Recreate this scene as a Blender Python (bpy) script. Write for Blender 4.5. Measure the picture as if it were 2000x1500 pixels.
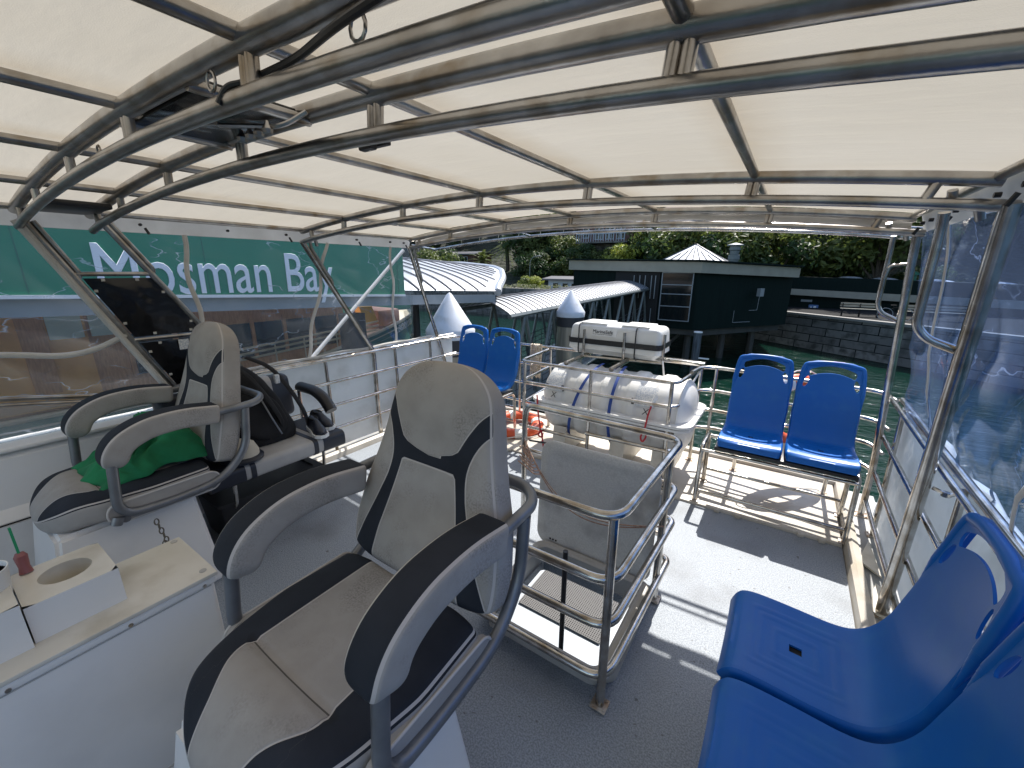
import bpy, bmesh, math, random
from mathutils import Vector, Matrix, noise
R = math.radians
random.seed(7)
for o in list(bpy.data.objects): bpy.data.objects.remove(o)
S = bpy.context.scene
COL = S.collection
# ---------------------------------------------------------------- camera
cam = bpy.data.objects.new('camera', bpy.data.cameras.new('camera')); COL.objects.link(cam)
cam.data.sensor_width = 36; cam.data.lens = 36*802.5/2000; cam.data.clip_start = .02; cam.data.clip_end = 2000
_X = Vector((1250, -235, 802.55)).normalized(); _Y = Vector((557, 222, -802.55)).normalized(); _Z = _X.cross(_Y)
cam.matrix_world = Matrix.Translation((0, 0, 1.75)) @ Matrix((_X, _Y, _Z)).to_4x4()
S.camera = cam
S.render.resolution_x = 1024; S.render.resolution_y = 768
# ---------------------------------------------------------------- light
W = bpy.data.worlds.new('World'); S.world = W; W.use_nodes = True
nt = W.node_tree; bg = nt.nodes['Background']; sky = nt.nodes.new('ShaderNodeTexSky')
sky.sky_type = 'NISHITA'; sky.sun_disc = False; sky.sun_elevation = R(52.8); sky.sun_rotation = R(0)
nt.links.new(sky.outputs[0], bg.inputs[0]); bg.inputs[1].default_value = .15
sun = bpy.data.objects.new('sun', bpy.data.lights.new('sun', 'SUN')); COL.objects.link(sun)
sun.data.energy = 5.0; sun.data.angle = R(.5); sun.data.color = (1, .96, .9); sun.rotation_euler = (R(-37.2), 0, R(.5))
S.view_settings.view_transform = 'Standard'; S.view_settings.look = 'None'
S.view_settings.exposure = .78; S.view_settings.gamma = 1
S.render.engine = 'CYCLES'
S.cycles.max_bounces = 8; S.cycles.diffuse_bounces = 4; S.cycles.transparent_max_bounces = 16

# ---------------------------------------------------------------- materials
def newmat(name):
    m = bpy.data.materials.new(name); m.use_nodes = True
    return m, m.node_tree, m.node_tree.nodes['Principled BSDF']
def nd(t, typ, **k):
    n = t.nodes.new('ShaderNode'+typ)
    for a, b in k.items():
        if a.startswith('i_'): n.inputs[int(a[2:])].default_value = b
        else: setattr(n, a, b)
    return n
def noise_fac(t, scale, detail=4, lo=.35, hi=.65, stretch=None, coord='Object'):
    tc = nd(t, 'TexCoord'); src = tc.outputs[coord]
    if stretch:
        mp = nd(t, 'Mapping'); mp.inputs['Scale'].default_value = stretch; t.links.new(src, mp.inputs[0]); src = mp.outputs[0]
    n = nd(t, 'TexNoise'); n.inputs['Scale'].default_value = scale; n.inputs['Detail'].default_value = detail
    t.links.new(src, n.inputs['Vector'])
    mr = nd(t, 'MapRange'); mr.inputs[1].default_value = lo; mr.inputs[2].default_value = hi
    t.links.new(n.outputs[0], mr.inputs[0]); return mr.outputs[0], n.outputs[0]
def mixc(t, fac, a, b):
    m = nd(t, 'Mix', data_type='RGBA')
    for s, v in ((m.inputs[0], fac), (m.inputs[6], a), (m.inputs[7], b)):
        if isinstance(v, bpy.types.NodeSocket): t.links.new(v, s)
        else: s.default_value = v if isinstance(v, float) else (*v[:3], 1)
    return m.outputs[2]
def bump(t, p, h, strength, dist=.01, prev=None):
    b = nd(t, 'Bump'); b.inputs['Strength'].default_value = strength; b.inputs['Distance'].default_value = dist
    t.links.new(h, b.inputs['Height'])
    if prev: t.links.new(prev, b.inputs['Normal'])
    t.links.new(b.outputs[0], p.inputs['Normal']); return b.outputs[0]
def mat(name, col, rough=.5, metal=0, col2=None, scale=8, lo=.35, hi=.65, bs=0, bscale=60, bdist=.003, stretch=None, spec=None, coat=0, dirt=None, trans=0):
    m, t, p = newmat(name)
    p.inputs['Base Color'].default_value = (*col, 1); p.inputs['Roughness'].default_value = rough; p.inputs['Metallic'].default_value = metal
    if spec is not None: p.inputs['Specular IOR Level'].default_value = spec
    if coat: p.inputs['Coat Weight'].default_value = coat; p.inputs['Coat Roughness'].default_value = .15
    c = None
    if col2:
        f, _ = noise_fac(t, scale, 5, lo, hi, stretch); c = mixc(t, f, col, col2)
    if dirt:
        f, _ = noise_fac(t, dirt[1], 6, .5, .72); c = mixc(t, f, c or col, dirt[0])
    if c: t.links.new(c, p.inputs['Base Color'])
    if bs:
        _, n = noise_fac(t, bscale, 3); bump(t, p, n, bs, bdist)
    if trans:
        tr = nd(t, 'BsdfTranslucent'); tr.inputs[0].default_value = (*col, 1)
        if c: t.links.new(c, tr.inputs[0])
        mx = nd(t, 'MixShader'); mx.inputs[0].default_value = trans
        t.links.new(p.outputs[0], mx.inputs[1]); t.links.new(tr.outputs[0], mx.inputs[2])
        t.links.new(mx.outputs[0], t.nodes['Material Output'].inputs[0])
    return m
M = {}
M['steel'] = mat('stainless steel', (.62, .6, .57), .2, 1, (.42, .39, .35), 14, dirt=((.3, .25, .19), 9), bs=.15, bscale=40)
M['steel_roof'] = mat('weathered stainless tube', (.50, .485, .465), .28, 1, (.31, .29, .27), 10, .3, .7, dirt=((.27, .22, .16), 9), bs=.2, bscale=60)
M['steel_grey'] = mat('grey powder coated tube', (.23, .235, .245), .38, .55, (.17, .175, .185), 10, bs=.08, bscale=90)
M['canopy'] = mat('cream canopy fabric', (.66, .61, .52), .8, 0, (.63, .58, .485), 1.1, .3, .75, bs=.25, bscale=260, bdist=.002, trans=.37)
def canopy_mat():
    m, t, p = newmat('cream canopy fabric'); f, n = noise_fac(t, .9, 5, .3, .7); c = mixc(t, f, (.575, .525, .435), (.52, .47, .38))
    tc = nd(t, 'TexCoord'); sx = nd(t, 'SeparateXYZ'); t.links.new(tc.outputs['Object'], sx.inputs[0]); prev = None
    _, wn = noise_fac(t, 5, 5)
    for k in (1.3, .58, -.10, -.75, -1.40):          # brown staining plus contact shading painted in where fabric rests on the purlins (object origin at x=-1.5)
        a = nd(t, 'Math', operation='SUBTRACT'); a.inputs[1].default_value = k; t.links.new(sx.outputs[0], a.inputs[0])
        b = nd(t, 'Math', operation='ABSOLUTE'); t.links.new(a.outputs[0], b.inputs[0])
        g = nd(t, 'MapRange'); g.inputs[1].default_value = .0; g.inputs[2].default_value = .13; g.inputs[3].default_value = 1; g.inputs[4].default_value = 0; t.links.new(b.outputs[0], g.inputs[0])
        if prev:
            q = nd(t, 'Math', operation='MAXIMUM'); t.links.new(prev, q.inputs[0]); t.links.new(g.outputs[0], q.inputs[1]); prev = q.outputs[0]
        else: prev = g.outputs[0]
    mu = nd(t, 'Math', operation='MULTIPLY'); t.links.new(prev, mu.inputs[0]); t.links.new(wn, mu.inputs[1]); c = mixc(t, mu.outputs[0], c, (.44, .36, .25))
    p.inputs['Roughness'].default_value = .8; t.links.new(c, p.inputs['Base Color'])
    _, w1 = noise_fac(t, 330, 2); b1 = bump(t, p, w1, .3, .002); _, w2 = noise_fac(t, 2.2, 4, stretch=(1, 3, 1)); b2 = bump(t, p, w2, .35, .03, b1)
    tr = nd(t, 'BsdfTranslucent'); t.links.new(c, tr.inputs[0]); t.links.new(b2, tr.inputs['Normal']); mx = nd(t, 'MixShader'); mx.inputs[0].default_value = .37
    t.links.new(p.outputs[0], mx.inputs[1]); t.links.new(tr.outputs[0], mx.inputs[2]); t.links.new(mx.outputs[0], t.nodes['Material Output'].inputs[0]); return m
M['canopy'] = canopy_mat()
M['valance'] = mat('pale grey canvas', (.70, .68, .64), .75, 0, (.58, .56, .52), 5, bs=.3, bscale=30, bdist=.006, trans=.25)
M['dodger'] = mat('white spray dodger cloth', (.88, .87, .84), .6, 0, (.8, .79, .76), 2.5, bs=.5, bscale=5, bdist=.03, trans=.45, dirt=((.62, .60, .56), 3))
M['blue'] = mat('moulded blue plastic', (.003, .105, .40), .36, 0, (.004, .115, .43), 3, bs=.15, bscale=420, bdist=.0006, spec=.32, dirt=((.010, .125, .41), 13))
M['black'] = mat('black plastic', (.012, .012, .014), .4, bs=.1, bscale=200)
M['black_cloth'] = mat('black nylon', (.006, .006, .007), .85, 0, (.011, .0105, .012), 9, bs=.6, bscale=30, bdist=.006)
M['black_vinyl'] = mat('glossy black vinyl', (.006, .006, .007), .16, bs=.8, bscale=3.5, bdist=.03)
M['navy'] = mat('navy upholstery vinyl', (.014, .017, .028), .42, bs=.2, bscale=300, bdist=.001)
M['grey_vinyl'] = mat('grey upholstery vinyl', (.42, .405, .385), .5, 0, (.36, .345, .33), 8, bs=.2, bscale=200)
M['grp'] = mat('white fibreglass', (.80, .775, .745), .34, 0, (.74, .715, .685), 2, bs=.12, bscale=160, bdist=.001, dirt=((.64, .62, .60), 2.2))
M['ivory'] = mat('ivory painted board', (.74, .70, .62), .4, 0, (.64, .60, .52), 4, bs=.1, bscale=120, dirt=((.5, .45, .36), 5))
M['beige'] = mat('beige fibreglass', (.52, .485, .425), .5, 0, (.44, .40, .34), 5, bs=.35, bscale=200, bdist=.002, dirt=((.42, .36, .27), 4))
M['raft'] = mat('white raft canister', (.74, .73, .70), .35, 0, (.66, .65, .61), 4, bs=.1, bscale=80)
M['lidgrey'] = mat('speckled grey hatch lid', (.54, .53, .505), .6, 0, (.62, .61, .58), 120, .4, .6, bs=.3, bscale=300, bdist=.001, dirt=((.38, .365, .35), 6))
M['hatch'] = mat('grey hatch surround', (.46, .44, .41), .5, 0, (.4, .38, .35), 9)
M['orange'] = mat('orange lifebuoy', (.72, .11, .025), .45, 0, (.62, .09, .03), 8, bs=.2, bscale=40)
M['white'] = mat('white band', (.78, .78, .76), .5)
M['rope'] = mat('pale rope', (.70, .63, .52), .85, 0, (.38, .30, .22), 60, bs=1, bscale=300, bdist=.003)
M['redrope'] = mat('brown cord', (.30, .16, .11), .8, 0, (.42, .30, .22), 90)
M['whiterope'] = mat('white rope', (.72, .70, .66), .8, bs=.6, bscale=200)
M['strap'] = mat('blue strap', (.02, .06, .26), .7)
M['red'] = mat('red tag', (.45, .02, .03), .6)
M['green'] = mat('green cloth', (.012, .20, .075), .9, 0, (.008, .14, .05), 9, bs=.5, bscale=180, bdist=.002)
M['khaki'] = mat('cream cotton', (.50, .45, .36), .9, bs=.4, bscale=80)
M['dark'] = mat('dark recess', (.01, .01, .01), .8)
M['foot'] = mat('rusty foot plate', (.34, .24, .16), .5, .6, (.5, .47, .43), 30)
M['gutter'] = mat('grey gutter paint', (.34, .34, .33), .5, 0, (.28, .28, .27), 4, dirt=((.45, .42, .36), 3))
M['label'] = mat('grey printed label', (.45, .48, .52), .5, 0, (.68, .68, .66), 90, .45, .55)
M['chain'] = mat('tarnished chain', (.2, .17, .13), .4, .9)
M['pinkgrip'] = mat('dusky red grip', (.28, .10, .10), .45)
M['tool_green'] = mat('green handle plastic', (.01, .25, .09), .4)
# outside
M['pile'] = mat('galvanised pile', (.36, .33, .28), .45, .6, (.26, .24, .2), 3, stretch=(6, 6, .4))
M['cone'] = mat('white pile cap', (.62, .64, .68), .5, 0, (.55, .57, .60), 3, dirt=((.5, .5, .5), 5))
M['darkpile'] = mat('dark pile', (.03, .03, .035), .6)
M['metalroof'] = mat('zinc roof sheet', (.42, .445, .48), .4, .2, (.37, .39, .42), 2, dirt=((.38, .39, .4), 3))
M['seam'] = mat('roof seam', (.10, .10, .11), .5, .3)
M['fascia'] = mat('grey steel fascia', (.30, .33, .35), .45, .2, (.26, .29, .31), 4)
M['signgreen'] = mat('green sign board', (.012, .185, .095), .5, 0, (.015, .2, .105), 3)
M['signwhite'] = mat('white lettering', (.72, .76, .82), .5)
M['trim_white'] = mat('white trim', (.8, .8, .8), .5)
M['gangsteel'] = mat('grey gangway steel', (.17, .19, .19), .5, .4, (.13, .15, .15), 5)
M['greenwall'] = mat('dark green boards', (.0045, .013, .011), .7, 0, (.003, .009, .008), 2, stretch=(8, 8, .3), bs=.4, bscale=3, spec=.12)
M['creamfascia'] = mat('cream fascia board', (.30, .285, .23), .6, 0, (.26, .245, .2), 2, spec=.2)
M['glassdark'] = mat('dark window glass', (.006, .009, .010), .08, 0, spec=.45)
M['frame'] = mat('pale window frame', (.22, .24, .25), .5)
M['water'] = None
M['fgreen'] = mat('green ferry hull', (.012, .12, .075), .4, 0, (.015, .14, .09), 2, coat=.2)
M['fbrown'] = mat('varnished timber', (.66, .36, .17), .5, 0, (.5, .25, .11), 6, stretch=(1, 6, 1))
M['forange'] = mat('yellow timber panel', (.9, .5, .16), .5, 0, (.8, .42, .13), 3)
M['fcream'] = mat('cream ferry paint', (.62, .56, .42), .5)
M['yellow'] = mat('yellow cover', (.6, .36, .05), .6)
M['brick'] = mat('red brick house wall', (.16, .08, .06), .8, 0, (.11, .06, .05), 6)
M['bluepaint'] = mat('pale blue wall', (.42, .47, .52), .7)
M['rooftile'] = mat('terracotta roof', (.14, .075, .055), .8, 0, (.1, .06, .05), 5)
M['trunk'] = mat('bark', (.09, .07, .05), .9, 0, (.05, .04, .03), 6, bs=.6, bscale=20, bdist=.03)
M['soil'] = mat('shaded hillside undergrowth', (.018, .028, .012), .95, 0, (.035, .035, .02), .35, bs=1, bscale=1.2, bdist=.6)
def leafmat(name, a, b):
    return mat(name, a, .55, 0, b, .5, .35, .65, trans=.45)
M['leaf1'] = leafmat('dark leaves', (.03, .065, .018), (.055, .095, .026))
M['leaf2'] = leafmat('olive leaves', (.085, .12, .03), (.14, .17, .04))
M['leaf3'] = leafmat('lime leaves', (.24, .29, .04), (.30, .33, .06))
M['hedge'] = leafmat('hedge leaves', (.12, .15, .03), (.3, .3, .2))

def deck_mat():
    m, t, p = newmat('non-slip blue grey deck paint')
    f, n = noise_fac(t, 150, 2, .38, .62); c = mixc(t, f, (.19, .212, .24), (.315, .345, .38))
    f2, _ = noise_fac(t, 1.7, 7, .50, .72); c = mixc(t, f2, c, (.15, .16, .172))
    f3, _ = noise_fac(t, 30, 6, .66, .72); c = mixc(t, f3, c, (.11, .115, .12))
    t.links.new(c, p.inputs['Base Color']); p.inputs['Roughness'].default_value = .55
    bump(t, p, n, .8, .004); return m
M['deck'] = deck_mat()
M['lowdeck'] = mat('lower deck paint', (.36, .39, .42), .5, 0, (.30, .33, .36), 6)
def water_mat():
    m, t, p = newmat('harbour water')
    p.inputs['Base Color'].default_value = (.003, .02, .013, 1); p.inputs['Roughness'].default_value = .05; p.inputs['IOR'].default_value = 1.33
    _, a = noise_fac(t, .9, 4, stretch=(1, 1.8, 1)); b1 = bump(t, p, a, .5, .25)
    _, b = noise_fac(t, 4.5, 4, stretch=(1, 2.2, 1)); bump(t, p, b, .55, .06, b1)
    return m
M['water'] = water_mat()
def stone_mat():
    m, t, p = newmat('sandstone block wall')
    tc = nd(t, 'TexCoord'); mp = nd(t, 'Mapping'); mp.inputs['Rotation'].default_value = (R(90), 0, 0); t.links.new(tc.outputs['Object'], mp.inputs[0])
    br = nd(t, 'TexBrick'); br.inputs['Scale'].default_value = .9; br.inputs['Color1'].default_value = (.22, .212, .195, 1); br.inputs['Color2'].default_value = (.13, .127, .122, 1)
    br.inputs['Mortar'].default_value = (.008, .008, .008, 1); br.inputs['Mortar Size'].default_value = .022; br.inputs['Brick Width'].default_value = 1.3; br.inputs['Row Height'].default_value = .42
    t.links.new(mp.outputs[0], br.inputs[0]); f, n = noise_fac(t, 2.2, 6, .45, .7)
    c = mixc(t, f, br.outputs[0], (.06, .06, .055)); t.links.new(c, p.inputs['Base Color']); p.inputs['Roughness'].default_value = .85; p.inputs['Specular IOR Level'].default_value = .15
    bump(t, p, n, .6, .05); return m
M['stone'] = stone_mat()
def vinyl_mat(name, haze, tint, hc=(.8, .82, .84), gr=.08, fk=.5):
    m, t, p = newmat(name); t.nodes.remove(p)
    tr = nd(t, 'BsdfTransparent'); tr.inputs[0].default_value = (*tint, 1)
    gl = nd(t, 'BsdfGlossy'); gl.inputs[1].default_value = gr
    df = nd(t, 'BsdfTranslucent'); df.inputs[0].default_value = (*hc, 1)
    _, n = noise_fac(t, 1.6, 2, stretch=(1, 1, 1)); b = nd(t, 'Bump'); b.inputs['Strength'].default_value = .35; b.inputs['Distance'].default_value = .04
    t.links.new(n, b.inputs['Height']); t.links.new(b.outputs[0], gl.inputs['Normal'])
    # creases: thin pale lines where warped noise crosses a level
    f, cn = noise_fac(t, 3.0, 4, stretch=(1, .6, 1.5)); s = nd(t, 'Math', operation='SUBTRACT'); s.inputs[1].default_value = .5; t.links.new(cn, s.inputs[0])
    ab = nd(t, 'Math', operation='ABSOLUTE'); t.links.new(s.outputs[0], ab.inputs[0])
    mr = nd(t, 'MapRange'); mr.inputs[1].default_value = 0; mr.inputs[2].default_value = .008; mr.inputs[3].default_value = .5; mr.inputs[4].default_value = 0; t.links.new(ab.outputs[0], mr.inputs[0])
    f2, _ = noise_fac(t, 2.6, 3, .46, .58); mu = nd(t, 'Math', operation='MULTIPLY'); t.links.new(mr.outputs[0], mu.inputs[0]); t.links.new(f2, mu.inputs[1])
    f3, _ = noise_fac(t, .8, 2, .05, .8); m3 = nd(t, 'Math', operation='MULTIPLY_ADD'); m3.inputs[1].default_value = haze; t.links.new(f3, m3.inputs[0]); t.links.new(mu.outputs[0], m3.inputs[2])
    lw = nd(t, 'Fresnel'); lw.inputs[0].default_value = 1.42; t.links.new(b.outputs[0], lw.inputs['Normal'])
    m1 = nd(t, 'MixShader'); t.links.new(m3.outputs[0], m1.inputs[0]); t.links.new(tr.outputs[0], m1.inputs[1]); t.links.new(df.outputs[0], m1.inputs[2])
    fm = nd(t, 'Math', operation='MULTIPLY'); fm.inputs[1].default_value = fk; t.links.new(lw.outputs[0], fm.inputs[0]); m2 = nd(t, 'MixShader'); t.links.new(fm.outputs[0], m2.inputs[0]); t.links.new(m1.outputs[0], m2.inputs[1]); t.links.new(gl.outputs[0], m2.inputs[2])
    t.links.new(m2.outputs[0], t.nodes['Material Output'].inputs[0]); return m
M['vinyl'] = vinyl_mat('clear vinyl sheet', .17, (.95, .96, .97))
M['vinyl_reflect'] = vinyl_mat('clear vinyl sheet, bluish', .24, (.52, .68, .98), (.36, .46, .70), .16, .9)  # blue sky reflection put into the tint and haze colour
def fabric_mat():
    """upholstery: 'pan' > 0 is the dark panel, 0 is the seam; 'edge' = 0 is the piping round the cushion"""
    m, t, p = newmat('two-tone seat upholstery')
    a = nd(t, 'Attribute', attribute_name='pan'); e = nd(t, 'Attribute', attribute_name='edge'); sm_ = nd(t, 'Attribute', attribute_name='seam')
    _, wn = noise_fac(t, 9, 5); f, n = noise_fac(t, 9, 7, .40, .68); g1 = mixc(t, f, (.375, .348, .32), (.325, .30, .272))
    f4, _ = noise_fac(t, 170, 3, .40, .70); f5, _ = noise_fac(t, 6, 6, .50, .66); mm = nd(t, 'Math', operation='MULTIPLY'); t.links.new(f4, mm.inputs[0]); t.links.new(f5, mm.inputs[1])
    g1 = mixc(t, mm.outputs[0], g1, (.22, .20, .18))
    fd, _ = noise_fac(t, 5, 4); dk = mixc(t, fd, (.016, .019, .026), (.026, .030, .040))
    gt = nd(t, 'Math', operation='GREATER_THAN'); gt.inputs[1].default_value = 0; t.links.new(a.outputs['Fac'], gt.inputs[0])
    c = mixc(t, gt.outputs[0], g1, dk)
    aa = nd(t, 'Math', operation='ABSOLUTE'); t.links.new(a.outputs['Fac'], aa.inputs[0]); ea = nd(t, 'Math', operation='ABSOLUTE'); t.links.new(e.outputs['Fac'], ea.inputs[0])
    mn = nd(t, 'Math', operation='MINIMUM'); t.links.new(aa.outputs[0], mn.inputs[0]); t.links.new(ea.outputs[0], mn.inputs[1])
    sa = nd(t, 'Math', operation='ABSOLUTE'); t.links.new(sm_.outputs['Fac'], sa.inputs[0]); sd = nd(t, 'Math', operation='LESS_THAN'); sd.inputs[1].default_value = .0022; t.links.new(sa.outputs[0], sd.inputs[0])
    lt = nd(t, 'Math', operation='LESS_THAN'); lt.inputs[1].default_value = .0026; t.links.new(mn.outputs[0], lt.inputs[0])
    c = mixc(t, lt.outputs[0], c, (.50, .46, .43)); c = mixc(t, sd.outputs[0], c, (.10, .09, .08)); t.links.new(c, p.inputs['Base Color'])
    p.inputs['Roughness'].default_value = .75; p.inputs['Specular IOR Level'].default_value = .25
    gr = nd(t, 'MapRange'); gr.inputs[1].default_value = 0; gr.inputs[2].default_value = .008; t.links.new(mn.outputs[0], gr.inputs[0])
    b1 = bump(t, p, gr.outputs[0], .7, .003)
    tc = nd(t, 'TexCoord'); ck = nd(t, 'TexChecker'); ck.inputs['Scale'].default_value = 300; t.links.new(tc.outputs['Object'], ck.inputs[0])
    b2 = bump(t, p, ck.outputs['Fac'], .2, .0012, b1); bump(t, p, wn, .25, .012, b2); return m
M['seat'] = fabric_mat()

# ---------------------------------------------------------------- object helpers
def obj(name, bm, m, parent=None, smooth=True, ang=40, label=None):
    me = bpy.data.meshes.new(name); bmesh.ops.recalc_face_normals(bm, faces=bm.faces); bm.to_mesh(me); bm.free()
    ms = m if isinstance(m, (list, tuple)) else [m]
    for x in ms: me.materials.append(M[x] if isinstance(x, str) else x)
    if smooth:
        me.polygons.foreach_set('use_smooth', [True]*len(me.polygons)); me.set_sharp_from_angle(angle=R(ang))
    o = bpy.data.objects.new(name, me); COL.objects.link(o)
    if parent: o.parent = parent
    if label: o['label'] = label
    return o
def thing(name, label, cat, loc=(0, 0, 0), group=None, rz=0):
    o = bpy.data.objects.new(name, None); COL.objects.link(o); o.location = loc; o.rotation_euler = (0, 0, rz); o.empty_display_size = .1
    o['label'] = label; o['category'] = cat
    if group: o['group'] = group
    return o
def tag(o, label, cat, group=None):
    o['label'] = label; o['category'] = cat
    if group: o['group'] = group
    return o
def struct(o): o['kind'] = 'structure'; return o
def dup(root, loc, label, group=None, rz=None):
    r = root.copy(); COL.objects.link(r); r.location = loc; r['label'] = label
    if rz is not None: r.rotation_euler = (0, 0, rz)
    if group: r['group'] = group
    for ch in list(root.children):
        c = ch.copy(); COL.objects.link(c); c.parent = r
        for g in list(ch.children):
            d = g.copy(); COL.objects.link(d); d.parent = c
    return r
BM = bmesh.new
def V(*a): return Vector(a)
def box(bm, lo, hi, bev=0, seg=2, mi=0, rot=None):
    r = bmesh.ops.create_cube(bm, size=1); lo = Vector(lo); hi = Vector(hi); c = (lo+hi)/2; s = hi-lo
    for v in r['verts']: v.co = Vector((v.co.x*s.x, v.co.y*s.y, v.co.z*s.z))
    es = {e for v in r['verts'] for e in v.link_edges}
    vs = r['verts']
    if bev:
        q = bmesh.ops.bevel(bm, geom=list(es), offset=bev, segments=seg, affect='EDGES', profile=.5)
        vs = list({v for f in q['faces'] for v in f.verts} | {v for v in vs if v.is_valid})
    for v in vs:
        v.co = (rot @ v.co if rot else v.co)+c
    if mi:
        for f in {f for v in vs for f in v.link_faces}: f.material_index = mi
    return vs
def fillet(pts, r, n=6, closed=False):
    pts = [Vector(p) for p in pts]; out = []; N = len(pts)
    for i, p in enumerate(pts):
        if not closed and i in (0, N-1): out.append(p); continue
        a = pts[i-1]; b = pts[(i+1) % N]; da = a-p; db = b-p
        d = min(r, da.length*.49, db.length*.49)
        if d < 1e-5: out.append(p); continue
        p0 = p+da.normalized()*d; p1 = p+db.normalized()*d
        for k in range(n+1):
            s = k/n; out.append(p0*(1-s)**2+p*2*s*(1-s)+p1*s*s)
    return out
def tube(bm, pts, r, n=10, closed=False, fr=0, cap=True, flat=None, mi=0):
    pts = fillet(pts, fr, 6, closed) if fr else [Vector(p) for p in pts]
    N = len(pts); rings = []; up = None
    for i, p in enumerate(pts):
        if closed: d = pts[(i+1) % N]-pts[i-1]
        else: d = pts[min(i+1, N-1)]-pts[max(i-1, 0)]
        d.normalize()
        if up is None: up = V(0, 0, 1) if abs(d.z) < .9 else V(1, 0, 0)
        s = d.cross(up)
        if s.length < 1e-4: s = d.cross(V(0, 1, 0))
        s.normalize(); u = s.cross(d).normalized(); up = u
        rr = r[i] if isinstance(r, (list, tuple)) else r
        ra, rb = (rr, rr*flat) if flat else (rr, rr)
        rings.append([bm.verts.new(p+s*(math.cos(2*math.pi*k/n)*ra)+u*(math.sin(2*math.pi*k/n)*rb)) for k in range(n)])
    for i in range(N if closed else N-1):
        a = rings[i]; b = rings[(i+1) % N]
        for k in range(n):
            f = bm.faces.new((a[k], a[(k+1) % n], b[(k+1) % n], b[k])); f.material_index = mi
    if cap and not closed:
        for q in (rings[0][::-1], rings[-1]):
            f = bm.faces.new(q); f.material_index = mi
def lathe(bm, prof, c=(0, 0, 0), n=32, axis='Z', mi=0):
    c = Vector(c); rings = []
    for (r, h) in prof:
        ring = []
        for k in range(n):
            a = 2*math.pi*k/n; x = r*math.cos(a); y = r*math.sin(a)
            ring.append(bm.verts.new(c+(V(x, y, h) if axis == 'Z' else V(h, x, y) if axis == 'X' else V(x, h, y))))
        rings.append(ring)
    for a, b in zip(rings, rings[1:]):
        for k in range(n):
            f = bm.faces.new((a[k], a[(k+1) % n], b[(k+1) % n], b[k])); f.material_index = mi
    for q, r in ((rings[0][::-1], prof[0][0]), (rings[-1], prof[-1][0])):
        if r > 1e-4: bm.faces.new(q).material_index = mi
def prism(bm, pts, off, mi=0):
    """closed outline (3D points) extruded by vector off"""
    off = Vector(off); a = [bm.verts.new(Vector(p)) for p in pts]; b = [bm.verts.new(Vector(p)+off) for p in pts]; n = len(a)
    fs = [bm.faces.new(a), bm.faces.new(b[::-1])]
    for k in range(n): fs.append(bm.faces.new((a[k], b[k], b[(k+1) % n], a[(k+1) % n])))
    for f in fs: f.material_index = mi
def rrect(w, h, r, n=6, cx=0, cy=0):
    """rounded rectangle outline in 2D, half sizes w,h"""
    out = []
    for sx, sy, a0 in ((1, 1, 0), (-1, 1, 90), (-1, -1, 180), (1, -1, 270)):
        for k in range(n+1):
            a = R(a0+90*k/n); out.append((cx+sx*(w-r)+r*math.cos(a), cy+sy*(h-r)+r*math.sin(a)))
    return out
def grid(bm, nu, nv, f, mi=0):
    vs = [[bm.verts.new(f(i/nu, j/nv)) for j in range(nv+1)] for i in range(nu+1)]
    for i in range(nu):
        for j in range(nv):
            bm.faces.new((vs[i][j], vs[i+1][j], vs[i+1][j+1], vs[i][j+1])).material_index = mi
    return vs
def ip(tab, x):
    """smooth-ish interpolation in a table of (x, y)"""
    if x <= tab[0][0]: return tab[0][1]
    for (a, b), (c, d) in zip(tab, tab[1:]):
        if x <= c:
            s = (x-a)/(c-a); return b+(d-b)*s
    return tab[-1][1]
def sm(tab, x, w=.02): return (ip(tab, x-w)+ip(tab, x)*2+ip(tab, x+w))/4
def text(name, s, m, parent, size, loc, rot, depth=.004, bold=0, sx=1, font_shear=0, label=None, mwf=None):
    cu = bpy.data.curves.new(name, 'FONT'); cu.body = s; cu.size = size; cu.extrude = depth; cu.bevel_depth = bold; cu.bevel_resolution = 0; cu.shear = font_shear; cu.resolution_u = 4
    t = bpy.data.objects.new(name+'_tmp', cu); COL.objects.link(t)
    dg = bpy.context.evaluated_depsgraph_get(); me = bpy.data.meshes.new_from_object(t.evaluated_get(dg)); bpy.data.objects.remove(t)
    o = bpy.data.objects.new(name, me); COL.objects.link(o); me.materials.clear(); me.materials.append(M[m])
    if mwf:
        for v in me.vertices: v.co = mwf(v.co)
    else:
        mw = Matrix.Translation(loc) @ rot @ Matrix.Diagonal((sx, 1, 1, 1)); me.transform(mw)
    o.parent = parent
    if label: o['label'] = label
    return o
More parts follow.
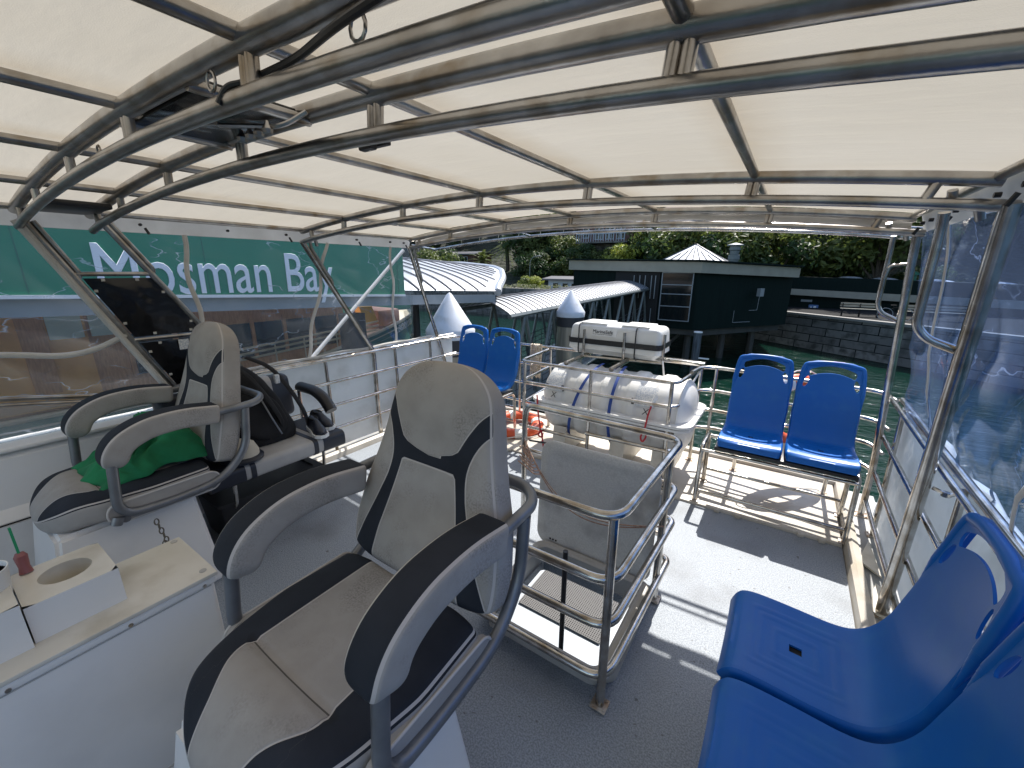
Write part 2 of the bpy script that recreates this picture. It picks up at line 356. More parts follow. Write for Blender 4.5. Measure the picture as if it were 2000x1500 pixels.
# rotations for text whose front faces a direction
FACE_PX = Matrix(((0, 0, 1, 0), (1, 0, 0, 0), (0, 1, 0, 0), (0, 0, 0, 1)))     # reads along +Y, faces +X
FACE_NY = Matrix(((1, 0, 0, 0), (0, 0, -1, 0), (0, 1, 0, 0), (0, 0, 0, 1)))    # reads along +X, faces -Y
def objw(name, bm, m, root, parent=None, **k):
    """like obj(), but the bmesh is in world coordinates; shifted so that it sits right under root"""
    d = root.location
    for v in bm.verts: v.co -= d
    return obj(name, bm, m, parent or root, **k)
def pieces(name, bm, m, root, parent=None, **k):
    """each loose piece of the (world coordinate) bmesh becomes an object of its own, all of one name"""
    left = set(bm.faces); out = []
    while left:
        st_ = [next(iter(left))]; left.discard(st_[0]); isl = []
        while st_:
            f = st_.pop(); isl.append(f)
            for v in f.verts:
                for g in v.link_faces:
                    if g in left: left.discard(g); st_.append(g)
        nb = bmesh.new(); mp = {}
        for f in isl:
            for v in f.verts:
                if v not in mp: mp[v] = nb.verts.new(v.co)
            nb.faces.new([mp[v] for v in f.verts]).material_index = f.material_index
        out.append((min(v.co.x+v.co.y for v in nb.verts), nb))
    bm.free(); out.sort(key=lambda q: q[0])
    return [objw(name, q[1], m, root, parent, **k) for q in out]
# ================================================================ THE BOAT: hull and deck
bm = BM()
_o = [(-3.34, -2.2), (.53, -2.2), (.53, 3.125), (-3.34, 3.125)]; _i = [(-1.03, 1.345), (-.45, 1.345), (-.45, 1.905), (-1.03, 1.905)]
_v = [[bm.verts.new((x, y, z)) for x, y in q] for q, z in ((_o, -.05), (_o, 0), (_i, 0), (_i, -.05))]
for a, b in zip(_v, _v[1:]+_v[:1]):
    for k in range(4): bm.faces.new((a[k], a[(k+1) % 4], b[(k+1) % 4], b[k]))
struct(obj('deck', bm, 'deck', smooth=False))
bm = BM(); box(bm, (-3.55, -3, -2.25), (.70, 6.2, -2.1)); struct(obj('lower_deck', bm, 'lowdeck', smooth=False))
bm = BM(); box(bm, (-3.34, 3.125, -.05), (.53, 4.08, .018), .008); o = obj('stern_platform', bm, 'beige'); struct(o)
for i, x in enumerate((-.18, -.02, .33, .46)):
    pass
bm = BM()
for x in (-.22, -.08, .3, .42, -2.4, -2.1): box(bm, (x-.018, 3.10, .001), (x+.018, 3.135, .024), .003)
obj('hatch_hinge', bm, 'beige', o)
hull = thing('boat_hull', 'white fibreglass hull carrying the open upper deck', 'boat', (-1.4, 1, -3.2))
bm = BM()
prism(bm, [(-3.70, -3, -3.4), (-3.56, -3, -3.4), (-3.56, 6.2, -3.4), (-3.70, 6.2, -3.4)], (0, 0, 1.8))
prism(bm, [(-3.70, -3, -1.0), (-3.56, -3, -1.0), (-3.56, 4.1, -1.0), (-3.70, 4.1, -1.0)], (0, 0, .94)); objw('hull_side', bm, 'grp', hull)
bm = BM(); prism(bm, [(.86, -3, -3.4), (.72, -3, -3.4), (.72, 6.2, -3.4), (.86, 6.2, -3.4)], (0, 0, 1.8)); prism(bm, [(.86, -3, -1.0), (.72, -3, -1.0), (.72, 4.1, -1.0), (.86, 4.1, -1.0)], (0, 0, .94)); objw('hull_side', bm, 'grp', hull)
bm = BM(); box(bm, (-3.55, 6.2, -3.4), (.72, 6.3, -1.6)); objw('transom', bm, 'grp', hull, smooth=False)
bm = BM()   # cream coaming along both deck edges, moulded with a sloping inner face
for sx, x0 in ((1, .53), (-1, -3.34)):
    prism(bm, [(x0, -2.2, -.03), (x0+sx*.015, -2.2, .045), (x0+sx*.04, -2.2, .062), (x0+sx*.075, -2.2, .05), (x0+sx*.10, -2.2, -.03)], (0, 6.28, 0))
box(bm, (-3.44, 4.08, -.05), (.63, 4.16, .05), .015); objw('coaming', bm, 'beige', hull)
bm = BM(); box(bm, (.6, -2.2, -.055), (.80, 4.1, -.012)); box(bm, (-3.62, -2.2, -.055), (-3.42, 4.1, -.012)); pieces('side_gutter', bm, 'gutter', hull, smooth=False)
bm = BM(); prism(bm, [(.60, 2.55, .0), (.72, 2.5, .0), (.72, 2.75, .0), (.66, 2.82, .0)], (0, 0, .012)); prism(bm, [(.60, 3.02, .0), (.7, 2.9, .0), (.68, 3.3, 0)], (0, 0, .012)); pieces('repair_patch', bm, 'ivory', hull)
# white moulded bulwark beside the helm (left)
bw = thing('bulwark', 'white moulded side wall with a locker door, left of the helm chairs', 'wall', (-3.45, 0, 0))
bm = BM(); prism(bm, [(-3.34, -2.2, 0), (-3.36, -2.2, .10), (-3.28, -2.2, .30), (-3.30, -2.2, .42), (-3.37, -2.2, .47), (-3.38, -2.2, .74), (-3.42, -2.2, .77), (-3.56, -2.2, .775), (-3.58, -2.2, 0)], (0, 3.28, 0)); objw('wall', bm, 'grp', bw)
bm = BM(); prism(bm, [(-3.375, y, z) for y, z in rrect(.30, .17, .05, 6, -.02, .24)], (.1, 0, .0)); objw('locker_door', bm, 'grp', bw)
bm = BM(); tube(bm, [(-3.275, y, z) for y, z in rrect(.31, .18, .05, 6, -.02, .24)], .005, 6, True); objw('door_seal', bm, 'dark', bw)
bm = BM(); box(bm, (-3.60, -2.2, .775), (-3.37, 1.1, .80), .01); objw('cap_rail', bm, 'grp', bw)

# ================================================================ CANOPY
def zu(x): return 2.165-.0335*(x+1.5)**2
def zl(x): return 2.078-.031*(x+1.5)**2
XS = (-.2, -.92, -1.6, -2.25, -2.9); XL, XR = -3.48, .5
can = thing('canopy', 'cream fabric canopy on arched stainless tube frames over the whole deck', 'canopy', (-1.5, 1, 1.95))
bm = BM()
def roof(u, v):
    x = XL-.03+(XR+.05-(XL-.03))*u; y = -1.7+(3.28+1.7)*v
    n = noise.noise((x*1.3, y*1.1, 3))*.008+.004*noise.noise((x*4, y*1.5, 8))
    return V(x, y, zu(x)+.034+n)
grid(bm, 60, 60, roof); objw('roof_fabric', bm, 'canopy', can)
for y in (-1.35, .48, .77, 2.05, 3.24):
    bm = BM(); n = 24; xa = [XL+(XR-XL)*i/n for i in range(n+1)]
    tube(bm, [(x, y, zu(x)) for x in xa], .026 if y < 1 else .023, 14)
    low = [(XL-.02, y, zl(XL)-.01)]+[(x, y, zl(x)) for x in xa[1:-1]]+[(XR+.05, y, zl(XR)-.005)]
    tube(bm, low, .0195, 14)
    for x in XS:
        for dx in (-.0115, .0115): tube(bm, [(x+dx, y, zu(x)-.015), (x+dx-.006, y, zl(x)+.01)], .0128, 10)
    for x, dx in ((XL+.14, .0), (XR-.15, -.03)): tube(bm, [(x, y, zu(x)), (x+dx, y, zl(x))], .0165, 10)
    if y > 1:
        for sx, xe in ((1, XR), (-1, XL)):
            tube(bm, [(xe-sx*.11, y+.01, zu(xe)-.02), (xe-sx*.10, y+.03, zu(xe)-.06), (xe-sx*.02, y+.10, zl(xe)+.02), (xe+sx*.0, y+.12, zl(xe)-.03)], .0145, 10, fr=.05)
    objw('arch', bm, 'steel_roof', can)
for x in XS+(XL+.02, XR-.015):
    bm = BM(); tube(bm, [(x, -1.7, zu(x)+.008), (x, 3.24, zu(x)+.008)], .0165, 12); objw('purlin', bm, 'steel_roof', can)
# cross braces of the narrow equipment bay
bm = BM()
for x in (-1.20, -1.67): tube(bm, [(x, .48, zu(x)-.02), (x, .77, zu(x)-.02)], .014, 10)
for ya, xs in (): tube(bm, [(xs[0], ya+.15, zu(xs[0])-.035), (xs[1], ya+.15, zu(xs[1])-.03)], .012, 8)
pieces('brace', bm, 'steel_roof', can)
bm = BM(); box(bm, (-1.66, .507, zu(-1.5)-.022), (-1.215, .743, zu(-1.5)+.004), .004)
o = objw('equipment_tray', bm, 'black_vinyl', can)
bm = BM()
for k in range(4): lathe(bm, [(.012, 0), (.014, .01), (.006, .022), (.004, .03)], (-1.32+.045*k, .64, zu(-1.3)-.085), 8)
tube(bm, [(-1.35, .6, zu(-1.3)-.05), (-1.15, .66, zu(-1.3)-.07), (-1.1, .7, zu(-1.1)-.03)], .006, 6, fr=.05); pieces('cable_gland', bm, 'steel_roof', can, o)
bm = BM(); box(bm, (-3.36, .52, zu(-3.1)-.06), (-2.92, .74, zu(-3.1)-.03), .01); objw('tray', bm, 'black', can)
bm = BM(); box(bm, (-1.30, 1.0, zu(-1.3)-.035), (-1.235, 1.03, zu(-1.3)-.0), .006); box(bm, (-1.33, 1.04, zu(-1.3)-.02), (-1.20, 1.06, zu(-1.3)), .004); objw('latch', bm, 'black', can)
# edge valances hanging from the canopy
for sx, xe, lab in ((-1, XL-.03, None), (1, XR+.02, None)):
    bm = BM()
    def val(u, v, xe=xe, sx=sx):
        y = -1.7+4.98*u; return V(xe+sx*(.004+.03*v+.004*math.sin(y*9)), y, zu(xe)+.034-(.112 if sx < 0 else .105)*v)
    grid(bm, 80, 4, val); o = objw('valance', bm, 'valance', can)
    bm = BM()
    for y in (-.4, .2, .52, 1.0, 1.5, 1.93, 2.15, 2.6, 3.0, 3.18):
        x = xe+sx*.018-sx*.01; z = zu(xe)-.03
        tube(bm, [(x, y, z), (x-sx*.018, y, z)], .009, 8)
        if int(y*10) % 3: tube(bm, [(x-sx*.015, y+.02, z-.02), (x-sx*.03, y+.03, z-.055)], .008, 8)
    pieces('turn_button', bm, 'black', can, o)
# rear roll: rolled-up rear curtain under the last arch
bm = BM(); n = 40
tube(bm, [(XL+.05+(XR-XL-.06)*i/n, 3.30+.006*math.sin(i*2.1), zu(XL+(XR-XL)*i/n)-.032-.004*math.sin(i*1.3)) for i in range(n+1)], .036, 12, flat=.75)
o = objw('rolled_curtain', bm, 'valance', can)
bm = BM()
for i in range(15):
    x = XL+.2+i*.245; z = zu(x)-.07
    lathe(bm, [(.0, -.012), (.010, -.008), (.012, 0)], (x, 3.265, z), 10, 'Y'); tube(bm, [(x-.03, 3.6, zl(x)-.005), (x-.03, 3.6, zl(x)+.045)], .004, 6)
pieces('snap_stud', bm, 'steel', can, o)
bm = BM(); n = 24
tube(bm, [(XL+(XR+.1-XL)*i/n, 3.6, zl(XL+(XR-XL)*i/n)-.012) for i in range(n+1)], .013, 10)
tube(bm, [(XL+(XR+.1-XL)*i/n, 3.58, zl(XL+(XR-XL)*i/n)+.045) for i in range(n+1)], .009, 8)
for x in (XL+.02, XR-.02, -1.0, -2.2): tube(bm, [(x, 3.24, zl(x)+.02), (x, 3.6, zl(x)-.01)], .011, 8)
objw('rear_track', bm, 'steel', can)
# hooks under the arches and posts
bm = BM()
for x, y in ((-1.06, .47), (-1.98, .5), (-2.38, .5), (-3.0, .5), (-.60, .48)):
    z = zu(x)-.026; pts = [(x+.018*math.sin(a), y, z-.018+.018*math.cos(a)) for a in [R(20+k*32) for k in range(11)]]; tube(bm, pts, .0032, 6)
pieces('cable_hook', bm, 'steel_roof', can)
post_m = 'steel'
def post(pts, r=.021, parent=can, extra=None, fr=.08):
    bm = BM(); tube(bm, pts, r, 14, fr=fr)
    fx, fy, fz = pts[-1]; o = objw('post', bm, 'steel', can)
    if fz < .1:
        bm = BM(); box(bm, (fx-.04, fy-.04, fz), (fx+.04, fy+.04, fz+.008), .002)
        for a, b in ((-.028, -.028), (.028, .028), (-.028, .028), (.028, -.028)): lathe(bm, [(.007, 0), (.007, .006), (0, .008)], (fx+a, fy+b, fz+.008), 6)
        objw('foot_plate', bm, 'foot', can, o)
    return o
p = post([(-3.48, 2.04, 1.955), (-3.52, 2.69, .92), (-3.50, 2.67, .3), (-3.47, 2.66, -.012)], .023)
post([(-3.48, 3.22, 1.955), (-3.54, 3.66, .93), (-3.50, 3.77, .5), (-3.48, 3.8, -.012)], .020)
post([(.53, 2.04, 1.96), (.64, 2.5, .29), (.655, 2.57, -.012)], .027)
post([(.525, 3.28, 1.96), (.66, 3.60, .4), (.68, 3.70, -.012)], .021)
post([(.56, .45, 1.95), (.66, .62, .3), (.67, .62, -.012)], .023)
for i in range(2):  # flat triple tube at the head of the left posts
    y = (2.04, 3.22)[i]; bm = BM(); tube(bm, [(-3.45, y+.05, 1.97), (-3.47, y+.07, 1.90), (-3.485, y+(.245 if i == 0 else .175), 1.62), (-3.50, y+(.245 if i == 0 else .17), 1.57)], .013, 10, fr=.03); objw('post_brace', bm, 'steel_roof', can)
for (y, x, k) in ((2.05, .53, 1), (3.28, .52, .62)):   # grab handles on the right posts
    bm = BM(); tube(bm, [(x-.14*k, y+.04, 1.945), (x-.13*k, y+.07, 1.86), (x-.12*k, y+.12, 1.55), (x-.08*k, y+.13, 1.50), (x+.04, y+.155, 1.455)], .0165 if k == 1 else .014, 12, fr=.07); objw('grab_handle', bm, 'steel', can)
bm = BM(); tube(bm, [(.53, 3.33, 1.79), (.45, 3.34, 1.78), (.44, 3.36, 1.70)], .009, 8, fr=.02); objw('bracket', bm, 'steel', can)
# white fibreglass stay behind the left curtain
bm = BM(); tube(bm, [(-3.60, 3.25, 1.93), (-3.60, 2.02, .90)], .018, 12); tag(obj('tie_pole', bm, 'trim_white'), 'white pole leaning diagonally outside the clear curtain at the left rear', 'pole')

# black cable slung under the front arch
bm = BM(); tube(bm, [(-1.02, .46, 2.065), (-1.0, .47, 2.095), (-.97, .49, 2.10), (-.8, .5, 2.105), (-.62, .46, 2.095), (-.3, .44, 2.10), (.2, .44, 2.06)], .0068, 8, fr=.06)
tag(obj('power_cable', bm, 'black'), 'black cable slung through hooks under the front canopy arch', 'cable')

# ---------------------------------------------------------------- black screens and windscreen at the left
scr = thing('helm_side_screen', 'black vinyl screens laced into slanting steel tubes left of the helm', 'screen', (-3.48, .9, .95))
bm = BM()
A0, A1 = V(-3.48, .50, 1.98), V(-3.50, .985, .93)    # front strut
B0, B1 = V(-3.48, .80, 2.02), V(-3.50, 1.46, .93)    # rear strut
for a, b in ((A0, A1), (B0, B1)):
    tube(bm, [a, b], .019, 12); tube(bm, [a+V(.0, .035, 0), a.lerp(b, .26)+V(0, .035, 0), a.lerp(b, .29)+V(0, .015, 0)], .013, 10, fr=.02)
for z, e in ((1.70, 0), (1.285, .01), (.93, 0)):
    s = (A0.z-z)/(A0.z-A1.z); q = (B0.z-z)/(B0.z-B1.z); tube(bm, [A0.lerp(A1, s), B0.lerp(B1, q)], .014, 10)
objw('tube_frame', bm, 'steel_roof', scr)
for (za, zb) in ((1.675, 1.305), (1.262, .95)):
    bm = BM()
    def pan(u, v, za=za, zb=zb):
        z = za+(zb-za)*v; s = (A0.z-z)/(A0.z-A1.z); q = (B0.z-z)/(B0.z-B1.z); a = A0.lerp(A1, s)+V(0, .028, 0); b = B0.lerp(B1, q)-V(0, .02, 0)
        p = a.lerp(b, u); p.x += .012*math.sin(3.1*u)*math.sin(3.1*v)+.006*noise.noise((u*3, v*3, za)); return p
    grid(bm, 24, 24, pan); o = objw('vinyl_panel', bm, 'black_vinyl', scr)
    bm = BM()
    for u, v in ((.25, .03), (.75, .03), (.03, .2), (.03, .75), (.97, .25), (.97, .8), (.3, .96), (.85, .96)):
        c = pan(u, v); c.x += .006; box(bm, c-V(.002, .009, .008), c+V(.002, .009, .008), .002); lathe(bm, [(.0, .004), (.0035, .003)], c, 8, 'X')
    pieces('lacing_eye', bm, 'valance', scr, o)
bm = BM(); c = pan(.55, .12)+V(.012, 0, 0); box(bm, c-V(.001, .03, .035), c+V(.001, .03, .035)); objw('label_card', bm, 'label', scr, smooth=False)
ws = thing('windscreen_frame', 'grey wrapped windscreen edge with a curved lower tube at the far left', 'window frame', (-3.5, .4, .95))
bm = BM(); tube(bm, [A0+V(.0, -.03, .0), A1+V(.0, -.035, 0)], .020, 10, flat=1.6); objw('edge_wrap', bm, 'valance', ws)
bm = BM(); tube(bm, [(-3.49, -.9, 1.36), (-3.49, -.1, 1.31), (-3.49, .28, 1.285), (-3.49, .50, 1.235), (-3.49, .64, 1.25), (-3.49, .80, 1.325)], .017, 12, fr=.15); objw('curved_tube', bm, 'valance', ws)
bm = BM(); tube(bm, [(-3.49, -.9, 1.20), (-3.49, .24, 1.045), (-3.49, .62, .965), (-3.49, .95, .93)], .014, 10, fr=.1); tube(bm, [(-3.49, -.9, 1.16), (-3.49, .24, 1.01), (-3.49, .62, .935), (-3.49, .95, .90)], .010, 8, fr=.1); objw('sill_tube', bm, 'steel_roof', ws)
bm = BM(); prism(bm, [(-3.50, -.9, 1.15), (-3.50, .24, 1.0), (-3.50, .62, .925), (-3.50, .95, .89), (-3.50, .95, .80), (-3.50, -.9, .80)], (-.01, 0, 0)); objw('lower_pane', bm, 'vinyl', ws, smooth=False)
# ---------------------------------------------------------------- clear curtains
def curtain(name, lab, x0, x1, zt, zb, y0, y1, m, wr, seedz, zips):
    t = thing(name, lab, 'curtain', (x1, (y0+y1)/2, zb))
    def f(u, v):
        y = y0+(y1-y0)*u; z = zt+(zb-zt)*v
        a = noise.noise((y*1.7, z*1.1, seedz)); b = noise.noise((y*5, z*3.2, seedz+5)); r = 1-abs(noise.noise((y*2.6+z*1.6, z*2.2-y, seedz+9)))
        x = x0+(x1-x0)*v+wr*(a*.05+b*.02+(r**6)*.04)*(.25+1.3*v)
        return V(x, y, z)
    bm = BM(); grid(bm, 150, 70, f); objw('clear_sheet', bm, m, t)
    for yy, dy in zips:
        bm = BM(); pts = [f((yy-y0)/(y1-y0)+dy*(k/16)/(y1-y0)+.004*math.sin(k*.8+yy), k/16) for k in range(17)]
        for p in pts: p.x += .004*(1 if x1 > 0 else -1)*-1
        tube(bm, pts, .016, 8, flat=.3); objw('zip_strip', bm, 'valance', t)
    return t, f
cl, fl = curtain('clear_curtain', 'clear vinyl side curtain with zip strips along the left rail', -3.54, -3.56, 1.955, .93, -.9, 3.30, 'vinyl', .18, 2, ((1.22, .02), (3.02, -.0), (2.3, -.3)))
cr, frr = curtain('clear_curtain', 'creased vinyl side curtain with a blue reflection painted in, bunched over the right rail', .555, .76, 1.96, .86, -.9, 3.32, 'vinyl_reflect', -.7, 7, ((2.82, .15), (1.55, .35)))
bm = BM()   # thick rolled hem lying on the right rail
pts = [(.75+.014*math.sin(k*1.1), -.9+4.2*k/40, .895+.014*math.sin(k*.9+1)) for k in range(41)]; tube(bm, pts, [.020+.007*math.sin(k*1.7) for k in range(41)], 10); objw('hem', bm, 'valance', cr)
bm = BM(); pts = [(-3.54+.006*math.sin(k*1.1), .95+2.6*k/30, .955+.005*math.sin(k*.9)) for k in range(31)]; tube(bm, pts, .013, 8); objw('hem', bm, 'valance', cl)

# ---------------------------------------------------------------- side rails
def rails(root, lines, posts, r=.016, m='steel', fr=.09, closed=False, pr=None, foot=None):
    for l in lines:
        bm = BM(); tube(bm, l, r, 12, fr=fr); objw('rail', bm, m, root)
    for a, b in posts:
        bm = BM(); tube(bm, [a, b], pr or r, 12); o = objw('post', bm, m, root)
        if foot:
            bm = BM(); q = Vector(b if b[2] < a[2] else a); box(bm, q-V(.033, .033, 0), q+V(.033, .033, .007), .002)
            for i, j in ((-1, -1), (1, 1), (-1, 1), (1, -1)): lathe(bm, [(.006, 0), (.006, .005), (0, .007)], q+V(i*.022, j*.022, .007), 6)
            objw('foot_plate', bm, foot, root, o)
lr = thing('guard_rail', 'stainless guard rail backed with white cloth along the left side', 'railing', (-3.5, 2.4, 0))
rails(lr, [[(-3.49, .95, z), (-3.49, 3.93, z)] for z in (.92, .70, .47, .24)], [((-3.50, y, .92), (-3.47, y, -.01)) for y in (1.45, 2.13, 2.95, 3.48)])
bm = BM(); tube(bm, [(-3.55, .95, .945), (-3.55, 3.95, .93)], .022, 12); objw('top_rail', bm, 'steel', lr)
bm = BM(); grid(bm, 60, 14, lambda u, v: V(-3.55+.012*math.sin(u*31)*math.sin(v*3.1)+.01*noise.noise((u*9, v*3, 1)), .95+2.98*u, .92-.90*v)); objw('dodger_cloth', bm, 'dodger', lr)
rr = thing('guard_rail', 'stainless guard rail backed with white cloth along the right side', 'railing', (.68, 2, 0))
rails(rr, [[(.655, -1.2, .905), (.665, 3.72, .92)], [(.665, -1.2, .65), (.665, 3.72, .66)], [(.67, -1.2, .38), (.67, 3.72, .39)], [(.675, -1.2, .13), (.675, 3.72, .14)]],
      [((.70, y, .90), (.715, y, -.01)) for y in (3.42, 2.25, 1.0, -.2)], .0145, foot='foot')
bm = BM(); tube(bm, [(.715, -1.2, .905), (.715, 3.6, .925)], .019, 12); objw('top_rail', bm, 'steel', rr)
bm = BM(); grid(bm, 70, 14, lambda u, v: V(.745+.014*math.sin(u*27)*math.sin(v*3.1)+.01*noise.noise((u*9, v*3, 4)), -1.2+4.9*u, .90-.88*v)); objw('dodger_cloth', bm, 'dodger', rr)
bm = BM(); tube(bm, [(.64, 2.36, .84), (.69, 2.33, .83), (.72, 2.33, .86)], .009, 8); lathe(bm, [(.016, 0), (.016, .02)], (.68, 2.34, .82), 8); objw('clamp', bm, 'steel', rr)
st = thing('guard_rail', 'stainless guard rail across the stern between the bench and the water', 'railing', (0, 3.85, 0))
rails(st, [[(-.60, 3.62, z), (-.57, 3.88, z), (-.44, 3.93, z), (.64, 3.80, z), (.70, 3.66, z-.02)] for z in (.92, .71, .53, .36)], [((-.45, 3.92, .92), (-.45, 3.92, .018)), ((-.20, 3.90, .92), (-.20, 3.90, .018)), ((.45, 3.83, .92), (.45, 3.83, .018))], .0145, foot='foot')
sl = thing('guard_rail', 'stainless guard rail behind the two blue seats at the far left stern corner', 'railing', (-2.8, 3.9, 0))
rails(sl, [[(-3.48, 3.7, z), (-3.42, 3.93, z), (-2.10, 3.92, z)] for z in (.92, .70, .47, .24)], [((x, 3.92, .92), (x, 3.92, .018)) for x in (-3.2, -2.5)], .0145)
# ---------------------------------------------------------------- life raft pen
pen = thing('raft_railing', 'stainless railing pen around the white life raft canister', 'railing', (-1.33, 3.6, 0))
rails(pen, [[(-2.12, 3.93, z), (-2.06, 3.24, z), (-.63, 3.26, z), (-.58, 3.93, z)] for z in (.90, .70, .47)]+[[(-2.12, 3.93, .92), (-.55, 3.93, .93)], [(-2.06, 3.24, .25), (-1.36, 3.25, .25)], [(-1.35, 3.22, .33), (-.66, 3.24, .33)]],
      [((x, y, .905), (x, y, .018)) for x, y in ((-2.02, 3.25), (-1.34, 3.245), (-.67, 3.26), (-.57, 3.90), (-2.08, 3.88))], .0155, foot='foot')
bm = BM(); box(bm, (-1.0, 3.90, .925), (-.55, 3.97, .955), .004); objw('flat_bar', bm, 'steel', pen)
# canister (axis along X)
rf = thing('life_raft', 'white ribbed life raft canister on a low cradle inside the railing pen', 'life raft', (-1.22, 3.6, 0))
bm = BM(); prof = [(0, -.68), (.15, -.675), (.25, -.655), (.315, -.61), (.335, -.56)]
for k in range(5):
    a = -.54+k*.235; prof += [(.335, a), (.345, a+.012), (.345, a+.085), (.335, a+.10), (.325, a+.115), (.325, a+.215)]
prof += [(.335, .60), (.30, .64), (.22, .675), (.1, .69), (0, .69)]
lathe(bm, prof, (-1.22, 3.62, .52), 56, 'X')
for v in bm.verts:   # flat sides
    d = v.co-V(v.co.x, 3.62, .52); s = max(abs(d.y), abs(d.z)); L = d.length
    if L > 1e-4: v.co = V(v.co.x, 3.62, .52)+d*(1+.07*(L/max(s, 1e-5)-1))
objw('canister', bm, 'raft', rf)
bm = BM(); prism(bm, [(x-1.22, y+3.62, .535) for x, y in rrect(.73, .40, .12, 6)], (0, 0, .022)); prism(bm, [(x-1.22, y+3.62, .505) for x, y in rrect(.72, .39, .12, 6)], (0, 0, .02)); objw('flange', bm, 'raft', rf)
bm = BM()
for x in (-1.72, -1.15, -.78): prism(bm, [(x, 3.28, .02), (x, 3.96, .02), (x, 3.92, .30), (x, 3.80, .24), (x, 3.62, .205), (x, 3.44, .24), (x, 3.32, .30)], (.13, 0, 0))
pieces('cradle', bm, 'ivory', rf)
def band(m, x0, x1, name, w=.032, a0=-80, a1=95, rad=.352, lab=None):
    bm = BM(); n = 26; L = []; Rr = []
    for k in range(n+1):
        a = R(a0+(a1-a0)*k/n); x = x0+(x1-x0)*k/n; y = 3.62-math.cos(a)*rad; z = .52+math.sin(a)*rad; L.append(bm.verts.new((x-w/2, y, z))); Rr.append(bm.verts.new((x+w/2, y, z)))
    for k in range(n): bm.faces.new((L[k], Rr[k], Rr[k+1], L[k+1]))
    return objw(name, bm, m, rf, label=lab)
band('strap', -1.60, -1.36, 'strap', .028, rad=.385, a0=-60, a1=85); band('strap', -1.16, -1.15, 'strap', .028, rad=.385, a0=-70, a1=85)
for x, nm in ((-1.72, 0), (-.88, 1)):
    band('label', x, x, 'instruction_label', .17, 22, 52, .354)
for x in (-1.80, -1.64, -.98): 
    bm = BM(); a = R(28); y = 3.62-math.cos(a)*.357; z = .52+math.sin(a)*.357; box(bm, (x-.012, y-.004, z-.035), (x+.012, y+.012, z+.02), .003); objw('lock_clip', bm, 'black', rf)
for x in (-1.71, -.86):
    rot = Matrix.Rotation(R(-25), 4, 'X'); text('cross_mark', 'X', 'black', rf, .075, Vector((x-.02, 3.62-.372, .60))-rf.location, rot @ FACE_NY, .001)
bm = BM(); tube(bm, [(-.80, 3.275, .735), (-.82, 3.22, .62), (-.83, 3.2, .50), (-.86, 3.2, .42), (-.84, 3.19, .38), (-.81, 3.2, .43), (-.83, 3.2, .5)], .007, 8, fr=.03); objw('pull_cord', bm, 'red', rf)
bm = BM(); tube(bm, [(-.79, 3.30, .76), (-.81, 3.255, .68)], .017, 10); objw('release_unit', bm, 'white', rf)
bm = BM(); tube(bm, [(-1.86, 3.22, .60), (-1.83, 3.2, .42), (-1.80, 3.2, .26), (-1.83, 3.2, .20), (-1.77, 3.2, .19), (-1.80, 3.21, .27), (-1.76, 3.2, .08)], .008, 8, fr=.03); objw('tether', bm, 'red', rf)
# MarineSafe buoyant locker on beams above
mb = thing('buoyant_locker', 'white flotation box with black belt lying on steel beams above the life raft', 'float', (-1.36, 3.9, .93))
bm = BM(); vs = box(bm, (-1.80, 3.70, .945), (-.90, 4.12, 1.235), .055, 4)
for v in bm.verts:
    if v.co.z > 1.1: v.co.y = 3.91+(v.co.y-3.91)*.86; v.co.x = -1.35+(v.co.x+1.35)*.975
    if v.co.z < 1.0: v.co.y = 3.91+(v.co.y-3.91)*.9; v.co.x = -1.35+(v.co.x+1.35)*.94
for x in (-1.62, -1.1): pass
objw('box_body', bm, 'raft', mb)
bm = BM(); box(bm, (-1.70, 3.76, 1.225), (-1.42, 4.05, 1.25), .01); box(bm, (-1.28, 3.76, 1.225), (-1.02, 4.05, 1.25), .01); objw('lid_ridge', bm, 'raft', mb)
bm = BM(); tube(bm, [(x-1.35, y+3.91, 1.075) for x, y in rrect(.457, .217, .06, 5)], .025, 8, True, flat=.18)
for v in bm.verts: v.co.z = 1.075+(v.co.z-1.075)*1
bmesh.ops.delete(bm, geom=bm.verts[:], context='VERTS')
o_ = [(x-1.35, y+3.91) for x, y in rrect(.456, .216, .055, 5)]
a = [bm.verts.new((x, y, 1.05)) for x, y in o_]; b = [bm.verts.new((x, y, 1.10)) for x, y in o_]
for k in range(len(a)): bm.faces.new((a[k], a[(k+1) % len(a)], b[(k+1) % len(a)], b[k]))
objw('belt', bm, 'black', mb)
bm = BM()
for x in (-1.68, -1.12): tube(bm, [(x, y, z) for y, z in rrect(.213, .15, .05, 5, 3.91, 1.092)], .006, 6, True, flat=1)
objw('strap', bm, 'black', mb)
bm = BM(); box(bm, (-1.55, 3.712, 1.135), (-1.31, 3.722, 1.20)); 
for v in bm.verts: v.co.y += (v.co.z-1.135)*.25
objw('name_plate', bm, 'white', mb, smooth=False)
rt = Matrix.Rotation(R(-14), 4, 'X') @ FACE_NY
text('lettering', 'MarineSafe', 'black', mb, .046, Vector((-1.545, 3.712, 1.160))-mb.location, rt, .001, 0)
text('lettering', 'LIFE RAFTS AND SAFETY EQUIPMENT', 'black', mb, .012, Vector((-1.545, 3.706, 1.146))-mb.location, rt, .0005)
rk = thing('locker_rack', 'stainless beams and upright pegs carrying the white flotation box', 'rack', (-1.4, 3.7, .9))
bm = BM()
for x in (-1.63, -1.20): tube(bm, [(x, 3.34, .915), (x, 4.15, .925)], .022, 14)
for x, y in ((-1.62, 3.69), (-1.22, 3.69), (-.89, 3.80)): tube(bm, [(x, y, .92), (x, y, 1.19)], .013, 10)
tube(bm, [(-1.63, 3.69, .925), (-.89, 3.80, .925)], .012, 8); objw('beam', bm, 'steel', rk)
